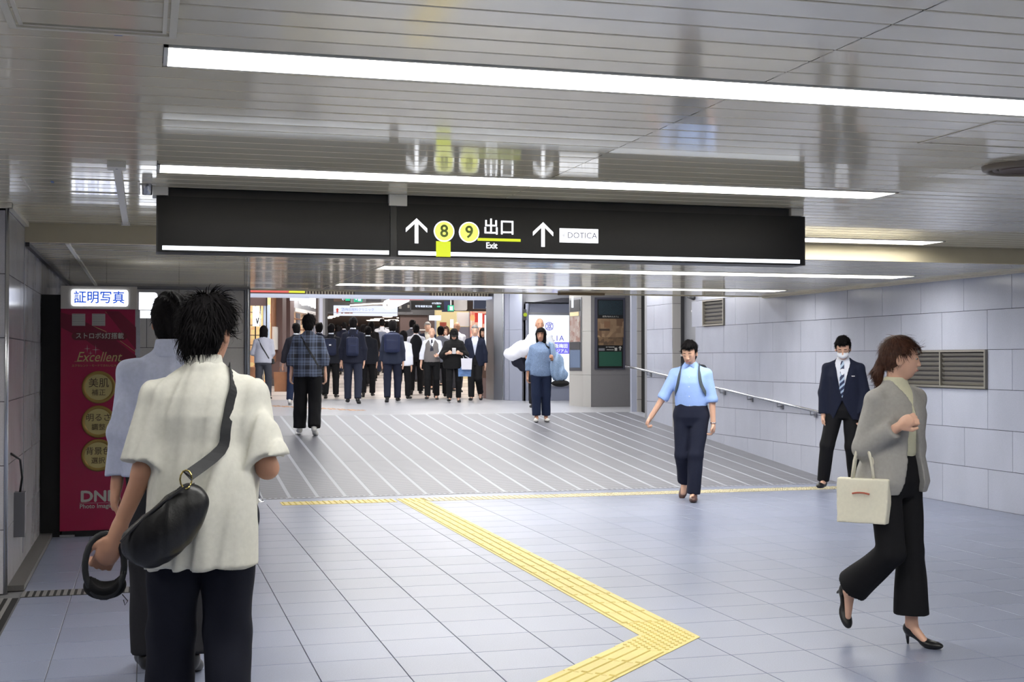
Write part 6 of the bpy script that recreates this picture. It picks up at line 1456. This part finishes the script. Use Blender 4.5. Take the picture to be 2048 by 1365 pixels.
crowd('grey-haired man in navy jacket coming towards the camera', 855, 644, 33.5, 1.74, 178, 'suit', M_suitN, M_trB, ('short', HAIRG), face=True, mi=cloth('beige_shirt', (190, 186, 176)))
o, F, t = crowd('balding man in a grey waistcoat, white shirt and dark tie facing the camera', 864, 658, 29.4, 1.63, 182, 'vest', cloth('vest_grey', (116, 112, 112)), M_trB, ('bald', HAIR), face=True, arms=dict(R=((.25, .02, -1), (.12, .1, -1), 20), L=((.22, .05, -1), (-.3, .9, -.1), 40)), h=.012, hem=.9)
tie(F, F.top(da=.016, db=.02, hem=.92, r=(.062, .064, .054), upto=.92, seed=1, amp=.0), o, mat('tie_dark', (34, 38, 56), .6), 1.16)
crowd('person in a grey padded jacket behind the man in the waistcoat', 881, 652, 30.6, 1.68, 10, 'puffer', cloth('puffer_grey', (120, 122, 132)), M_trB)
crowd('woman with brown bobbed hair looking sideways by the orange menu poster', 893, 654, 34.8, 1.61, 200, 'shirt', cloth('pale_blouse', (200, 200, 206)), M_trG, ('bob', HAIRB), face=True, hem=.8)
crowd('bald man in a white shirt behind the woman in the black cap', 913, 646, 32.5, 1.76, 165, 'shirt', M_shirtW, M_trG, ('bald', HAIRG), face=True, skin=SKIN2)
o, F, t = crowd('woman in black with black cap looking down at her phone', 908, 660, 27.6, 1.58, 180, 'dress', cloth('black_tunic', (22, 22, 24)), M_trB, ('long', HAIR), face=True, head=(0, 30), arms=dict(R=((.28, .15, -1), (-.45, .9, .2), 50), L=((.28, .15, -1), (-.45, .9, .2), 50)), h=.012, fat=.03, wide=1.05, tr=(.095, .074, .062))
capm = mesh_sdf(F.hair('cap'), .010, M_blackm, 'cap', o)
ph = empty('phone', world(o, (F.arm['R'][2] + F.arm['L'][2]) / 2 + V3(0, .07, .05)), 'pale smartphone held by the woman in the black cap', 'phone', rz=o.rotation_euler.z)
MB().obox((0, 0, 0), (1, 0, 0), (0, .6, .8), .08, .15, .01).build('case', M_white, ph); MB().obox((0, -.004, .004), (1, 0, 0), (0, .6, .8), .07, .13, .011).build('screen', M_black, ph)
def carrier(o, F, c, w_, hh, m, label, dep=.05, hand=None):
    r = held('carrier_bag', o, F, label, 'bag', None); q = MB(); q.prism([(-w_ * .9, -hh), (w_ * .9, -hh), (w_, hh), (-w_, hh)], Vector(c) + Vector((0, dep, 0)), (1, 0, 0), (0, 0, 1), 0, dep * 2); q.build('bag_body', m, r)
    if hand is not None: MB().tube([Vector(c + V3(-w_ * .5, 0, hh)), Vector(hand), Vector(c + V3(w_ * .5, 0, hh))], .006, 5).build('handle', m, r)
el = F.arm['L'][1] * .5 + F.arm['L'][2] * .5
carrier(o, F, el + V3(-.09, .06, -.21), .12, .12, mat('white_paper', (214, 214, 226), .6), 'white paper carrier bag on the arm of the woman in the black cap', hand=el)
carrier(o, F, el + V3(-.05, -.06, -.29), .15, .19, mat('blue_plastic', (96, 130, 180), .4, noise=.3, nscale=9), 'blue plastic bag behind the white carrier bag of the woman in the cap', .04, hand=el + V3(0, -.04, 0))
crowd('older man in glasses, navy blazer over a pale shirt, striding forward by the light box', 950, 652, 28.8, 1.70, 182, 'suit', M_suitN, M_trB, ('short', HAIRG), face=True, legs=dict(R=((-.02, .2, -1), (0, .05, -1), 0), L=((-.02, .2, -1), (.12, -.8, -1), -40)), arms=dict(R=((.2, .0, -1), (.1, .2, -1), 20), L=((.2, -.05, -1), (.05, .05, -1), 20)), h=.013, mi=cloth('pale_blue_tee', (190, 196, 214)))
crowd('woman with short dark hair in a dark top behind the man in glasses', 966, 656, 32.6, 1.61, 180, 'shirt', cloth('dark_navy_top', (40, 42, 60)), M_trB, ('bob', HAIR), face=True, hem=.8)
crowd('small figure with white collar and dark hair far in the crowd', 688, 657, 41, 1.62, 0, 'suit', M_suitN, M_trN)
crowd('small dark-haired figure far off between two suited men', 674, 662, 44, 1.58, 0, 'suit', M_suitK, M_trN, ('bob', HAIR))
crowd('dark figure far off between the white shirt and the quilted backpack', 774, 648, 42, 1.66, 0, 'suit', M_suitK, M_trB)
